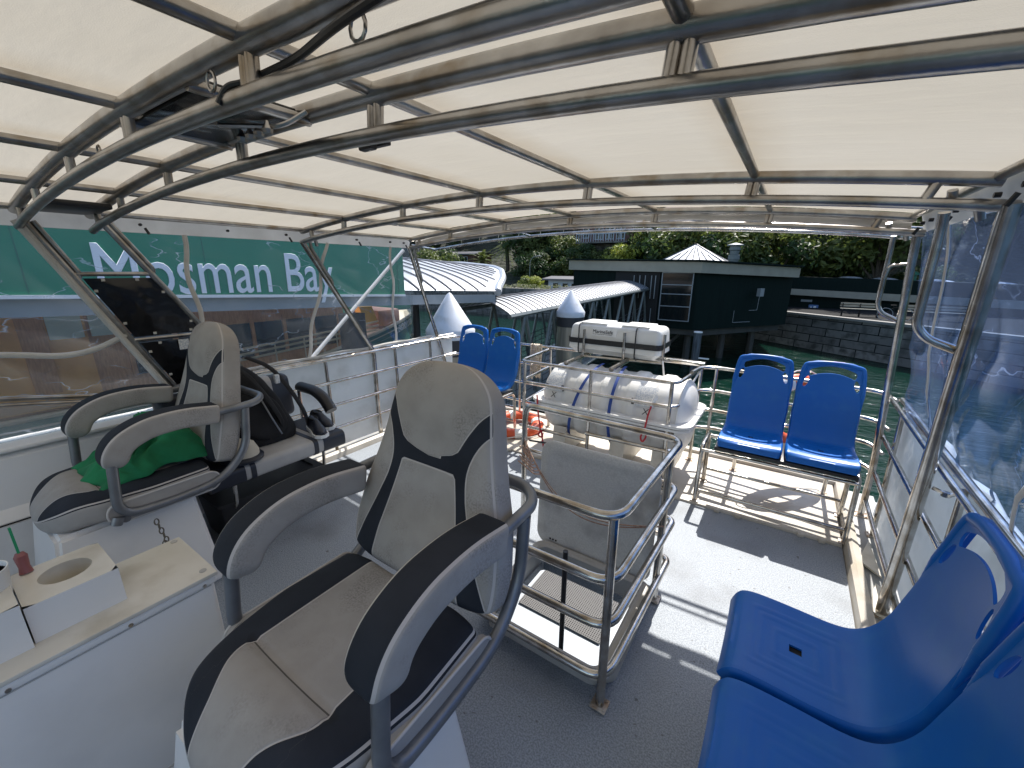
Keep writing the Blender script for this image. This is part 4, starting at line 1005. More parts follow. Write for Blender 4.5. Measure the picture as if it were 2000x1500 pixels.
# ---------------------------------------------------------------- helm bench and what lies on it
hb = thing('helm_bench', 'black and grey padded bench along the left rail behind the helm chair', 'bench', (-2.9, 1.3, 0))
bm = BM(); box(bm, (-3.12, .80, .475), (-2.60, 1.66, .585), .035, 4)
for v in bm.verts: v.co.z += 0
bm.faces.ensure_lookup_table()
objw('seat_pad', bm, 'grey_vinyl', hb)
def wrapband(name, m, y0, y1, lo, hi, r=.036):
    bm = BM(); (xa, za), (xb, zb) = lo, hi
    o_ = rrect((xb-xa)/2+.0035, (zb-za)/2+.0035, r, 5, (xa+xb)/2, (za+zb)/2)
    prism(bm, [(x, y0, z) for x, z in o_], (0, y1-y0, 0)); return objw(name, bm, m, hb)
wrapband('black_end', 'navy', .795, .985, (-3.12, .475), (-2.60, .585)); wrapband('black_end', 'navy', 1.50, 1.668, (-3.12, .475), (-2.60, .585))
wrapband('black_stripe', 'navy', 1.015, 1.045, (-3.12, .475), (-2.60, .585)); wrapband('black_stripe', 'navy', 1.43, 1.46, (-3.12, .475), (-2.60, .585))
bm = BM(); box(bm, (-3.32, .80, .60), (-3.20, 1.66, .93), .045, 4); 
for v in bm.verts: v.co.x -= (v.co.z-.6)*.15
objw('back_pad', bm, 'navy', hb)
bm = BM()
for y in (1.46,): prism(bm, [(x-(z-.6)*.15, y, z) for x, z in rrect(.0635, .1685, .046, 5, -3.26, .765)], (0, .05, 0))
objw('grey_stripe', bm, 'grey_vinyl', hb)
bm = BM(); tube(bm, [(-3.26, 1.74, .80), (-3.05, 1.74, .80), (-2.93, 1.74, .755), (-2.85, 1.74, .67)], .046, 12, fr=.08, flat=.85); objw('arm_pad', bm, 'black', hb)
bm = BM(); tube(bm, [(-3.27, 1.73, .80), (-3.27, 1.73, .50), (-3.0, 1.73, .45)], .014, 8, fr=.04)
for y in (.95, 1.55):
    tube(bm, [(-2.70, y, .47), (-2.72, y, .30), (-2.98, y, .012)], .012, 8, fr=.03); tube(bm, [(-3.08, y, .47), (-2.86, y, .14)], .010, 8); tube(bm, [(-3.1, y, .47), (-3.1, y, .012)], .015, 8)
objw('leg_frame', bm, 'steel', hb)
bn = thing('storage_bin', 'low black plastic bin pushed under the helm bench', 'bin', (-2.95, 1.2, 0))
bm = BM(); o_ = rrect(.21, .33, .04, 5); i_ = rrect(.185, .305, .035, 5); lv = [[bm.verts.new((x*k, y*k, z)) for x, y in s] for s, z, k in ((o_, .0, .9), (o_, .30, 1), (rrect(.235, .355, .04, 5), .305, 1), (rrect(.235, .355, .04, 5), .325, 1), (i_, .325, 1), (i_, .04, .9))]
for a, b in zip(lv, lv[1:]):
    for k in range(len(a)): bm.faces.new((a[k], a[(k+1) % len(a)], b[(k+1) % len(a)], b[k]))
bm.faces.new(lv[0]); bm.faces.new(lv[-1]); obj('tub', bm, 'black', bn)
bm = BM(); prism(bm, [(x, y, .30) for x, y in i_], (0, 0, .012)); obj('lid', bm, 'black', bn)
# backpack
bp = thing('backpack', 'black backpack leaning on the helm bench back between cap and shoes', 'backpack', (-2.90, 1.27, .59)); bp.scale = (1.15, 1.12, 1.12)
bm = BM(); N = 30; rings = []
for i in range(N+1):
    t_ = i/N; z = .47*t_; k = max(.05, 1-abs((t_-.45)/.56)**3.4)**.5 if abs(t_-.45) < .56 else .05; w = .185*k*(1.04-.2*t_); d = .125*k*(1.1-.35*t_); ring = []
    for j in range(40):
        a = 2*math.pi*j/40; x = d*sp(math.cos(a), .6); y = w*sp(math.sin(a), .6); x -= .20*t_; y -= .10*t_
        b = noise.noise((x*9, y*9, z*9))*.014; ring.append(bm.verts.new((x+b, y+b*.6, z)))
    rings.append(ring)
for a, b in zip(rings, rings[1:]):
    for j in range(40): bm.faces.new((a[j], a[(j+1) % 40], b[(j+1) % 40], b[j]))
bm.faces.new(rings[0]); bm.faces.new(rings[-1]); obj('bag_body', bm, 'black_cloth', bp, ang=70)
bm = BM(); N = 20; rings = []
for i in range(N+1):
    t_ = i/N; z = .03+.27*t_; k = max(.05, 1-abs((t_-.5)/.52)**3)**.5; ring = []
    for j in range(28):
        a = 2*math.pi*j/28; x = .105+.035*k*sp(math.cos(a), .6)-.42*z; y = .13*k*sp(math.sin(a), .6)-.21*z; ring.append(bm.verts.new((x, y, z)))
    rings.append(ring)
for a, b in zip(rings, rings[1:]):
    for j in range(28): bm.faces.new((a[j], a[(j+1) % 28], b[(j+1) % 28], b[j]))
bm.faces.new(rings[0]); bm.faces.new(rings[-1]); obj('front_pocket', bm, 'black_cloth', bp, ang=70)
for y in (.10, -.05):
    bm = BM(); pts = [(-.12, y-.09, .50), (.0, y-.02, .45), (.06, y+.05, .30), (.10, y+.10, .14), (.07, y+.13, .04)]; tube(bm, fillet(pts, .08, 5), .022, 8, flat=.35); obj('shoulder_strap', bm, 'black_cloth', bp)
bm = BM(); tube(bm, [(.105, -.14, .05), (.09, -.17, .16), (.03, -.19, .28), (-.03, -.17, .38)], .006, 6, fr=.05); tube(bm, [(.145, .02, .06), (.12, -.01, .16), (.06, -.03, .28)], .005, 6, fr=.05); pieces('zip_line', bm, 'grey_vinyl', bp) if 0 else obj('zip_line', bm, 'steel_grey', bp)
bm = BM(); box(bm, (.025, .075, .345), (.05, .105, .40), .006); obj('buckle', bm, 'label', bp)
bm = BM(); tube(bm, [(-.18, -.14, .46), (-.16, -.12, .52), (-.13, -.06, .52), (-.14, -.04, .46)], .009, 8, fr=.02); obj('carry_loop', bm, 'black_cloth', bp)
# cap
cp = thing('cap', 'cream and navy cap lying on the helm bench beside the backpack', 'hat', (-2.70, 1.02, .587))
bm = BM(); lathe(bm, [(.0, .13), (.04, .125), (.075, .10), (.092, .06), (.095, .03)], (0, 0, 0), 24); 
for v in bm.verts: v.co += V(1, .5, .3)*noise.noise(v.co*20)*.008
obj('crown', bm, 'khaki', cp)
bm = BM(); lathe(bm, [(.096, .035), (.10, .0), (.115, .004), (.118, .02), (.098, .034)], (0, 0, 0), 24); obj('brim', bm, 'navy', cp)
# shoes
def shoe(loc, rz, lab):
    t = thing('shoe', lab, 'shoe', loc, 'pair of dark canvas shoes', rz)
    def sec(k):  # half width, along 0..1 (toe=1)
        return ip([(0, .030), (.08, .036), (.3, .035), (.5, .036), (.75, .046), (.9, .040), (1, .012)], k)
    bm = BM(); n = 20; rings = []
    for i in range(n+1):
        k = i/n; h = ip([(0, .075), (.1, .082), (.35, .078), (.5, .085), (.65, .065), (.85, .045), (1, .022)], k); w = sec(k); rings.append([bm.verts.new((w*math.cos(R(a))*(.97 if a else 1), -.13+.27*k, .022+max(0, math.sin(R(a)))*h if a not in (0, 180) else .022)) for a in range(0, 181, 15)])
    for a, b in zip(rings, rings[1:]):
        for j in range(len(a)-1): bm.faces.new((a[j], a[j+1], b[j+1], b[j]))
    bm.faces.new(rings[0]); bm.faces.new(rings[-1]); obj('upper', bm, 'navy', t)
    bm = BM(); ol = [(sec(k/20)*1.1+.003, -.134+.278*k/20) for k in range(21)]; prism(bm, [(x, y, 0) for x, y in ol]+[(-x, y, 0) for x, y in ol[::-1]], (0, 0, .024)); obj('sole', bm, 'white', t, smooth=False)
    bm = BM(); tube(bm, [(.024*math.cos(R(a)), -.055+.052*math.sin(R(a)), .098) for a in range(0, 360, 24)], .006, 6, True)
    pr_ = [(.022*math.cos(R(a)), -.055+.05*math.sin(R(a)), .099) for a in range(0, 360, 24)]; bm.faces.new([bm.verts.new(p) for p in pr_]); obj('opening', bm, 'dark', t)
    return t
shoe((-2.72, 1.53, .589), R(-105), 'dark canvas shoe with white sole, nearer one of the pair on the bench')
shoe((-2.82, 1.63, .589), R(-95), 'dark canvas shoe with white sole, farther one of the pair beside the armrest')
# ================================================================ OUTSIDE: water, hill
bm = BM(); grid(bm, 1, 1, lambda u, v: V(-900+1800*u, -700+1600*v, -3)); struct(obj('water', bm, 'water', smooth=False))
def hz(x, y):
    h = ip([(36, -4), (39, -1.0), (42, -.6), (50, 1.5), (62, 8), (80, 18), (110, 30), (160, 36), (260, 30)], y)
    e = ip([(-150, .7), (-60, 1), (10, 1), (40, .9), (90, .6), (200, .3)], x)
    return h*e+1.5*noise.noise((x*.06, y*.06, 2))*(1 if y > 45 else 0)
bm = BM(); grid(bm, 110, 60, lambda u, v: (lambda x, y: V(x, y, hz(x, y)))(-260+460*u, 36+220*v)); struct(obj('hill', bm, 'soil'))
# right hand far shore
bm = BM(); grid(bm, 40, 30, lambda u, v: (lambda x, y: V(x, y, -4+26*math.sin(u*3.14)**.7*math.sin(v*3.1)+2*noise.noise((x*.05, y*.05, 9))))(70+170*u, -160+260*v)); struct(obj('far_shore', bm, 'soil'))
# ---------------------------------------------------------------- trees
def leaves(bm, c, r, n, size, rnd, flat=.75, mi=0):
    for _ in range(n):
        while True:
            d = V(rnd.uniform(-1, 1), rnd.uniform(-1, 1), rnd.uniform(-1, 1))
            if .25 < d.length < 1: break
        p = c+V(d.x*r, d.y*r, d.z*r*flat); nn = (d+V(rnd.uniform(-.7, .7), rnd.uniform(-.7, .7), rnd.uniform(-.3, 1))).normalized()
        a = nn.orthogonal().normalized(); b = nn.cross(a); t = rnd.uniform(0, 6.28); u = a*math.cos(t)+b*math.sin(t); w = nn.cross(u); s = size*rnd.uniform(.6, 1.3)
        vs = [bm.verts.new(p+u*s), bm.verts.new(p+w*s*.45+nn*s*.12), bm.verts.new(p-u*s), bm.verts.new(p-w*s*.45+nn*s*.12)]
        bm.faces.new(vs).material_index = mi
def tree_proto(kind, seed, m, m2, h, r, nc, nl, size, label, spread=1, flat=.75):
    rnd = random.Random(seed); t = thing(kind, label, 'tree', (0, 0, 0), 'trees on the hillside')
    bm = BM(); top = V(rnd.uniform(-.3, .3), 0, h*.62); tube(bm, fillet([(0, 0, -1.5), (.1, .05, h*.3), top], .5, 4), [.045*h*(1-.55*k/8) for k in range(10)][:len(fillet([(0, 0, -1.5), (.1, .05, h*.3), top], .5, 4))] if 0 else .03*h, 8)
    cs = []
    for k in range(nc):
        a = rnd.uniform(0, 6.28); q = rnd.random()**.5; z = h*(.45+.5*rnd.random()); rr = r*q*(1-.5*max(0, z/h-.6)/.4)*spread; c = V(math.cos(a)*rr, math.sin(a)*rr, z); cs.append(c)
        if k % 2 == 0: tube(bm, fillet([V(0, 0, h*.25), V(c.x*.4, c.y*.4, h*.45), c], .5, 3), .010*h, 5)
    obj('trunk', bm, 'trunk', t)
    bm = BM()
    for k, c in enumerate(cs): leaves(bm, c, r*rnd.uniform(.28, .46), nl, size, rnd, flat, 1 if rnd.random() < .35 else 0)
    obj('crown', bm, [m, m2], t, smooth=False); return t
def palm_proto(seed, label):
    rnd = random.Random(seed); t = thing('palm_tree', label, 'tree', (0, 0, 0), 'palms on the shore')
    bm = BM(); tube(bm, [(0, 0, -1), (.1, 0, 1.5), (.0, .1, 3.4)], [.28, .22, .2], 10); obj('trunk', bm, 'trunk', t)
    bm = BM()
    for k in range(44):
        a = 6.28*k/44+rnd.uniform(-.1, .1); el = rnd.uniform(-.5, 1.35); L = rnd.uniform(1.6, 2.3); pts = []
        for i in range(9):
            s = i/8; pts.append(V(math.cos(a)*L*s*math.cos(el), math.sin(a)*L*s*math.cos(el), 3.5+L*s*math.sin(el)-1.0*s*s))
        for i in range(1, 9):
            p = pts[i]; d = (pts[i]-pts[i-1]).normalized(); sd = d.cross(V(0, 0, 1)).normalized()
            for q in (-1, 1):
                for j in (0, .5):
                    pp = p-d*L/8*j; ln = .42*(1-.5*i/8); e = pp+(sd*q+d*.7-V(0, 0, .35)).normalized()*ln; w = d*.035; bm.faces.new([bm.verts.new(pp-w), bm.verts.new(pp+w), bm.verts.new(e)])
    obj('crown', bm, 'leaf2', t, smooth=False); return t
K1 = tree_proto('broadleaf_tree', 1, 'leaf1', 'leaf2', 9, 4.0, 26, 190, .30, 'x')
K2 = tree_proto('broadleaf_tree', 2, 'leaf1', 'leaf1', 12, 4.6, 30, 190, .34, 'x')
K3 = tree_proto('broadleaf_tree', 3, 'leaf2', 'leaf1', 7, 3.4, 24, 190, .26, 'x')
K4 = tree_proto('broadleaf_tree', 4, 'leaf3', 'leaf2', 4.6, 3.2, 24, 200, .22, 'x', 1, .6)
K5 = palm_proto(5, 'x')
first = {}
def place(K, x, y, label, z=None, s=1, rz=0, group='trees on the hillside'):
    zz = hz(x, y)-.2 if z is None else z
    if K.name not in first: first[K.name] = 1; r = K; r.location = (x, y, zz); r['label'] = label; r['group'] = group
    else: r = dup(K, (x, y, zz), label, group)
    r.scale = (s, s, s); r.rotation_euler = (0, 0, rz); return r
place(K4, -15.2, 45, 'bright lime green rounded tree rising behind the cream-edged green building', z=-.15, s=.92)
place(K3, -12.0, 46.5, 'olive green bushy tree to the right of the lime green tree', z=-.5, s=1.1, rz=1)
place(K3, -8.6, 41, 'olive tree behind the white pyramid roof', z=-1.5, s=1.05, rz=2)
place(K3, -5.2, 40, 'olive tree spreading behind the roof vent', z=-1.8, s=1.05, rz=3)
place(K3, -1.8, 42, 'mid green tree above the right end of the green building', z=-1.5, s=.95, rz=4)
place(K3, 5.2, 43, 'light green tree standing above the white domes', z=-1.2, s=1.1, rz=5)
place(K3, -41.0, 43, 'olive tree behind the left end of the curved zinc roof', z=-2.6, s=.95, rz=1.7)
place(K5, -35.6, 46, 'broad feathery palm left of the street lamp', z=-1.7, s=1.25, group='palms on the shore')
place(K5, -33.6, 49, 'taller palm just behind the broad feathery palm', z=.0, s=1.25, rz=1, group='palms on the shore')
place(K4, -23.8, 39.2, 'small yellow-green bush tree beside the street lamp', z=-1.6, s=.52, rz=1)
place(K3, -29.5, 50, 'dark green tree right of the palms', z=-.6, s=.9, rz=2)
place(K3, -25.0, 50, 'dark green tree behind the street lamp', z=.0, s=.8, rz=2.6)
for i, (x, y, z, k) in enumerate(((-21, 46.0, 1.6, K1), (-18.6, 46.2, 1.2, K3), (-10.8, 47.6, 1.0, K3), (-8.4, 48, .8, K1), (-23.5, 47, .4, K3), (-27.5, 46, -.2, K1), (1.2, 45, .2, K1), (3.0, 46.5, 1.0, K3), (8.4, 45, -1, K3))):
    place(k, x, y, ('small tree directly below the balustrade of the brick house', 'small tree right below the lime green tree crown', 'small tree below the brown hillside house', 'small dark tree right of the brown hillside house', 'small olive tree left of the brick house', 'small dark tree between the street lamp and the brick house', 'small dark tree behind the left end of the quay building', 'small olive tree behind the leftmost white dome', 'small olive tree behind the rightmost white dome')[i], z=z-1.6, s=.52+.06*(i % 3), rz=i*1.3, group='shrub trees on the slope')
rnd = random.Random(11)
spots = []
for row, (y, K) in enumerate(((52, K1), (58, K2), (66, K1), (78, K2), (95, K2))):
    for i in range(15 if row < 4 else 10):
        x = -78+9.3*i*(1 if row < 4 else 1.6)+rnd.uniform(-2.5, 2.5)
        if row < 2 and (-24 < x < -9 or -44 < x < -37): continue
        spots.append((K if rnd.random() < .7 else (K1 if K is K2 else K2), x, y+rnd.uniform(-2, 2)))
for K, x, y in spots: place(K, x, y, 'dense dark tree in the shaded mass covering the hillside', s=rnd.uniform(.8, 1.15), rz=rnd.uniform(0, 6), group='dark trees of the hillside mass')
for i in range(9): place(K1, 84+rnd.uniform(-3, 8), -40+13*i, 'dark tree on the far shore seen through the right curtain', z=-1, s=1.7, rz=i, group='dark trees of the far shore')
# ---------------------------------------------------------------- houses on the hill
def house(name, label, x0, x1, y, z0, z1, wall, wins, roof=None, depth=6, balu=False, pitch=1.6):
    t = thing(name, label, 'house', ((x0+x1)/2, y, z0))
    bm = BM(); box(bm, (x0, y, z0), (x1, y+depth, z1)); objw('wall', bm, wall, t, smooth=False)
    bm = BM(); box(bm, (x0+.1, y+.1, z0-4), (x1-.1, y+depth-.1, z0)); objw('base', bm, 'stone', t, smooth=False)
    bm = BM(); m_ = (x0+x1)/2
    prism(bm, [(x0-.5, y-.5, z1+.004), (x1+.5, y-.5, z1+.004), (x1+.5, y+depth/2, z1+pitch), (x0-.5, y+depth/2, z1+pitch)], (0, .0, .15)); prism(bm, [(x0-.5, y+depth+.5, z1+.004), (x1+.5, y+depth+.5, z1+.004), (x1+.5, y+depth/2, z1+pitch), (x0-.5, y+depth/2, z1+pitch)], (0, 0, .149)); objw('roof', bm, roof or 'rooftile', t, smooth=False)
    for (a, b, c, d) in wins:
        bm = BM(); box(bm, (a, y-.05, c), (b, y+.1, d)); w = objw('window', bm, 'bluepaint', t, smooth=False)
        bm = BM(); n = max(1, int((b-a)/.5)); s = (b-a)/n
        for k in range(n): box(bm, (a+s*k+.06, y-.06, c+.08), (a+s*(k+1)-.06, y-.04, d-.08))
        objw('pane', bm, 'glassdark', t, w, smooth=False)
    if balu:
        bm = BM(); n = int((x1-x0)/.3)
        for k in range(n): box(bm, (x0+k*.3, y-1.2, z0+.2), (x0+k*.3+.06, y-1.16, z0+1.0))
        box(bm, (x0, y-1.22, z0+1.0), (x1, y-1.14, z0+1.08)); objw('balustrade', bm, 'bluepaint', t, smooth=False)
        bm = BM(); box(bm, (x0, y-1.3, z0), (x1, y+.0, z0+.18)); objw('balcony', bm, 'stone', t, smooth=False)
    return t
house('brick_house', 'brick house with white balustrade high on the hill above the lime green tree', -22.0, -15.9, 47.5, 4.55, 8.0, 'brick', [(-21.7, -20.9, 5.2, 6.6), (-20.2, -19.2, 5.0, 6.6), (-18.9, -17.9, 5.0, 6.6), (-17.6, -16.6, 5.0, 6.6)], balu=True)
house('brown_house', 'brown house with white steps high on the hill right of the lime green tree', -12.9, -9.9, 49.5, 3.9, 7.4, 'brick', [(-12.2, -11.5, 4.6, 5.6)], balu=True)
house('flat_house', 'pale house with glass door among trees at the left above the zinc roof', -43.5, -37.4, 46.5, 1.4, 3.5, 'brick', [(-40.6, -39.9, 1.6, 3.3), (-39.7, -38.6, 1.6, 3.3)], roof='seam', depth=4, pitch=.4)
house('shore_shed', 'low pale shed with a row of doors left of the green building', -21.2, -15.5, 38.5, -1.3, .60, 'bluepaint', [(-20.7, -20.0, -1.0, .40), (-19.6, -18.9, -1.0, .40), (-18.6, -17.8, -1.0, .40)], roof='seam', depth=3, pitch=.25)
# shore wall with a hedge
sw = thing('garden_wall', 'low dark shore wall below the flowering hedge', 'wall', (-24, 36, -2)); bm = BM(); box(bm, (-62, 35.5, -3.5), (-14, 38.2, -.2)); objw('wall_body', bm, 'stone', sw, smooth=False)
bm = BM(); rnd2 = random.Random(5)
for k in range(46): leaves(bm, V(-46+k*.68, 36.2+rnd2.uniform(-.3, .3), -.02+rnd2.uniform(-.08, .08)), .5, 70, .09, rnd2, .55)
hd = obj('hedge', bm, 'hedge', smooth=False); hd['kind'] = 'stuff'; hd['label'] = 'low flowering hedge on the shore wall'
lp = thing('street_lamp', 'slim street lamp with curved arm in front of the trees', 'lamp post', (-24.4, 40, -1))
bm = BM(); tube(bm, fillet([(-24.4, 40, -1.5), (-24.4, 40, 2.4), (-24.1, 40, 2.9), (-23.4, 40, 3.04)], .5, 6), .045, 8); objw('pole', bm, 'gangsteel', lp)
bm = BM(); tube(bm, [(-23.5, 40, 3.04), (-23.1, 40, 3.05)], .09, 8, flat=.5); objw('lamp_head', bm, 'frame', lp)
# ---------------------------------------------------------------- green wharf building
gb = thing('wharf_building', 'dark green boarded wharf building with a cream fascia and a big window', 'building', (-5, 24, -3))
c0 = (-10.5, 22, -1); c1 = (-3.85, 22, -1); c2 = (-.60, 27.5, -1)
bm = BM(); poly = [(-10.5, 22.0), (-3.85, 22.0), (-.1, 27.5), (-2, 36), (-10.5, 36)]
prism(bm, [(x, y, -1.15) for x, y in poly], (0, 0, 3.0)); objw('wall', bm, 'greenwall', gb, smooth=False)
bm = BM(); fp = [(-10.7, 21.75), (-3.75, 21.75), (.1, 27.3)]
for (a, b), za, zb in ((((-10.7, 21.75), (-3.75, 21.75)), 2.20, 2.10), (((-3.75, 21.75), (.15, 27.3)), 2.10, 1.88)):
    n_ = V(b[1]-a[1], -(b[0]-a[0]), 0).normalized(); q = [bm.verts.new(p) for p in ((a[0], a[1], za-.50), (b[0], b[1], zb-.50), (b[0], b[1], zb), (a[0], a[1], za))]; bm.faces.new(q)
    q2 = [bm.verts.new(Vector(v.co)-n_*.12) for v in q]; bm.faces.new(q2[::-1])
    for k in range(4): bm.faces.new((q[k], q2[k], q2[(k+1) % 4], q[(k+1) % 4]))
objw('fascia', bm, 'creamfascia', gb, smooth=False)
bm = BM(); vs = [bm.verts.new(p) for p in ((-10.8, 21.6, 2.23), (-3.7, 21.6, 2.13), (.3, 27.2, 1.91), (-2, 36, 2.0), (-10.8, 36, 2.2))]; f = bm.faces.new(vs); ex = bmesh.ops.extrude_face_region(bm, geom=[f])
for v in [e for e in ex['geom'] if isinstance(e, bmesh.types.BMVert)]: v.co.z += .07
objw('roof', bm, 'greenwall', gb, smooth=False)
# glazed bay
bm = BM(); box(bm, (-5.55, 21.9, -.75), (-4.10, 22.05, 1.60)); w = objw('window', bm, 'glassdark', gb, smooth=False)
bm = BM()
for z in (-.75, -.05, .55, 1.0, 1.58): box(bm, (-5.58, 21.84, z), (-4.08, 21.9, z+.04))
for x in (-5.58, -4.12): box(bm, (x, 21.845, -.75), (x+.04, 21.905, 1.62))
objw('window_frame', bm, 'frame', gb, w, smooth=False)
bm = BM()
for x in (-6.9, -6.6, -6.3, -6.05, -5.85): box(bm, (x, 21.9, -.1 if x < -6.2 else .2), (x+.05, 22.0, 1.55))
box(bm, (-8.0, 21.93, -.9), (-5.7, 21.99, 1.6)); objw('dark_screen', bm, 'dark', gb, smooth=False)
bm = BM()
for x in (-7.0, -6.7, -6.42, -6.1, -5.9): box(bm, (x, 21.85, .3), (x+.035, 21.88, 1.45))
for x in (-6.9, -6.6, -6.3, -6.0): box(bm, (x, 21.85, -1.0), (x+.03, 21.88, -.2))
objw('slats', bm, 'frame', gb, smooth=False)
bm = BM(); box(bm, (-1.52, 24.9, .45), (-1.25, 25.1, .85), rot=Matrix.Rotation(R(55), 3, 'Z')); o = objw('meter_box', bm, 'frame', gb, smooth=False)
bm = BM(); tube(bm, [(-1.40, 25.0, .45), (-1.42, 25.0, -.25), (-1.75, 24.55, -.25)], .014, 6); tube(bm, [(-2.35, 23.9, -.25), (-2.35, 23.9, -.85), (-1.65, 24.8, -.85)], .014, 6); objw('conduit', bm, 'frame', gb, o)
bm = BM(); box(bm, (-10.5, 22.2, -1.45), (-3.9, 30, -1.15)); prism(bm, [(-3.9, 22.3, -1.5), (-.4, 27.6, -1.5), (-2, 30, -1.5), (-4, 30, -1.5)], (0, 0, .3))
for x, y in ((-9.5, 23), (-7.5, 23), (-5.6, 22.8), (-4.2, 22.8), (-2.9, 25.3), (-1.6, 27)): tube(bm, [(x, y, -3.5), (x, y, -1.2)], .17, 8)
tube(bm, [(-7.2, 22.6, -2.9), (-5.8, 22.6, -1.5)], .08, 6); tube(bm, [(-5.8, 22.6, -2.9), (-4.6, 22.6, -1.5)], .08, 6); objw('pier', bm, mat('wet dark timber', (.03, .03, .028), .6, 0, (.05, .05, .045), 2), gb)
py_ = thing('pyramid_roof', 'white metal pyramid roof lantern rising behind the cream fascia', 'roof', (-5.6, 30, 2))
bm = BM(); ap = bm.verts.new((-5.7, 30, 3.35)); q = [bm.verts.new(p) for p in ((-7.6, 28, 2.15), (-3.3, 28, 1.95), (-3.3, 32, 2.0), (-7.6, 32, 2.2))]
for k in range(4): bm.faces.new((q[k], q[(k+1) % 4], ap))
bm.faces.new(q[::-1]); objw('roof_sheet', bm, 'metalroof', py_, smooth=False)
bm = BM(); A = V(-5.7, 30, 3.36)
for k in range(9):
    e = V(-7.6+4.3*k/8, 28, 2.16-.2*k/8); tube(bm, [e, e.lerp(A, .98 if k in (0, 4, 8) else 1-abs(k-4)/4.4 if 0 else .35+.6*(1-abs(k-4)/4))], .03, 5)
for k in range(6):
    e = V(-3.3, 28+4*k/5, 1.97); tube(bm, [e, e.lerp(A, .5+.45*(1-abs(k-2.5)/2.5))], .03, 5)
objw('roof_seam', bm, 'seam', py_)
vt = thing('roof_vent', 'tall grey ribbed roof vent with a conical cap on the green building', 'vent', (-2.9, 25.5, 2.1))
bm = BM(); lathe(bm, [(.24, -.1), (.24, .15), (.28, .17), (.28, .4), (.22, .42), (.23, .62), (.27, .66), (.25, .86)], (0, 0, 0), 20); obj('flue', bm, 'gangsteel', vt)
bm = BM(); lathe(bm, [(.40, .88), (.40, .92), (.05, 1.02), (0, 1.02)], (0, 0, 0), 20); obj('cap', bm, 'frame', vt)
# low building on the quay
lb = thing('quay_building', 'long low dark building with a cream fascia behind the stone quay', 'building', (2, 40, -1))
bm = BM(); box(bm, (-1.6, 39, -1.4), (20, 46, .7)); objw('wall', bm, 'greenwall', lb, smooth=False)
bm = BM(); prism(bm, [(-1.8, 38.5, .02), (20, 38.5, -.75), (20, 38.5, -.20), (-1.8, 38.5, .45)], (0, .15, 0)); objw('fascia', bm, 'creamfascia', lb, smooth=False)
bm = BM(); prism(bm, [(-1.7, 38.7, .45), (20, 38.7, -.2), (20, 38.7, .75), (-1.7, 38.7, 1.35)], (0, 7, 0)); objw('roof', bm, 'greenwall', lb, smooth=False)
bm = BM()
for x, z in ((.6, -.55), ): box(bm, (x, 38.9, z), (x+.7, 38.95, z+.16))
objw('notice', bm, 'frame', lb, smooth=False)
bm = BM(); box(bm, (1.15, 38.9, -1.25), (1.75, 38.95, -.75)); objw('blue_notice', bm, mat('blue notice', (.08, .16, .35), .5), lb, smooth=False)
bm = BM(); box(bm, (1.25, 38.87, -1.1), (1.35, 38.9, -.9)); box(bm, (1.45, 38.87, -1.05), (1.62, 38.9, -.85)); objw('notice_mark', bm, 'white', lb, smooth=False)
DG = 'white domes behind the roof of the quay building'
for i, (x, r) in enumerate(((3.5, 1.1), (5.6, 1.1), (8.3, 1.5), (11.4, 1.4))):
    bm = BM(); n = 10; lathe(bm, [(r*math.cos(R(90*k/n)), .42*math.sin(R(90*k/n))) for k in range(n+1)], (0, 0, 0), 24); o = obj('dome', bm, 'cone'); o.location = (x, 42.5, 1.02-.03*x)
    tag(o, ('leftmost', 'second from left', 'third from left', 'rightmost')[i]+ ' of the white domes on the quay building roof', 'dome', DG)
bm = BM(); lathe(bm, [(.3, 0), (.3, .5), (.4, .55), (.4, .7), (.2, .8), (0, .8)], (0, 0, 0), 14); o = obj('green_vent', bm, 'fgreen'); o.location = (7.0, 42, .95); tag(o, 'small green vent between the white domes', 'vent')
# sandstone quay
qy = thing('quay_wall', 'dark sandstone block quay wall with a pale coping at the right', 'wall', (2, 30, -3))
bm = BM(); a = [(-2.1, 34.5, 0), (8, 24.5, 0)]
prism(bm, [(-2.0, 34.0, -4), (12, 23.0, -4), (30, 40, -4), (-2.0, 40, -4)], (0, 0, 3.02)); objw('wall_body', bm, 'stone', qy, smooth=False)
bm = BM(); prism(bm, [(-2.05, 33.9, -.98), (12.05, 22.85, -.98), (12.4, 23.2, -.98), (-1.8, 34.3, -.98)], (0, 0, .14)); objw('coping', bm, mat('pale coping', (.22, .21, .19), .8), qy, smooth=False)
pv = BM(); prism(pv, [(-1.9, 34.3, -.976), (12.4, 23.2, -.976), (30, 40, -.976), (-1.9, 42, -.976)], (0, 0, .01)); struct(obj('quay_pavement', pv, mat('asphalt', (.02, .02, .02), .9, spec=.1), smooth=False))
def pbench(x0, x1, lab):
    t = thing('park_bench', lab, 'bench', ((x0+x1)/2, 33.0, -.96), 'slatted benches on the quay')
    bm = BM()
    for k, z in enumerate((.75, .6)): box(bm, (x0, 33.25, -.96+z-.05), (x1, 33.3, -.96+z+.05))
    objw('backrest', bm, 'creamfascia', t, smooth=False)
    bm = BM()
    for k in range(3): box(bm, (x0, 32.75+k*.16, -.52), (x1, 32.87+k*.16, -.48))
    objw('seat', bm, 'creamfascia', t, smooth=False)
    for x in (x0+.1, (x0+x1)/2, x1-.1):
        bm = BM(); box(bm, (x, 32.8, -.96), (x+.05, 33.25, -.52)); box(bm, (x, 33.2, -.96), (x+.05, 33.25, -.2)); objw('leg', bm, 'dark', t, smooth=False)
pbench(2.6, 4.5, 'long slatted bench on the quay left of the bicycle wheels'); pbench(5.5, 8.3, 'long slatted bench on the quay right of the bicycle wheels')
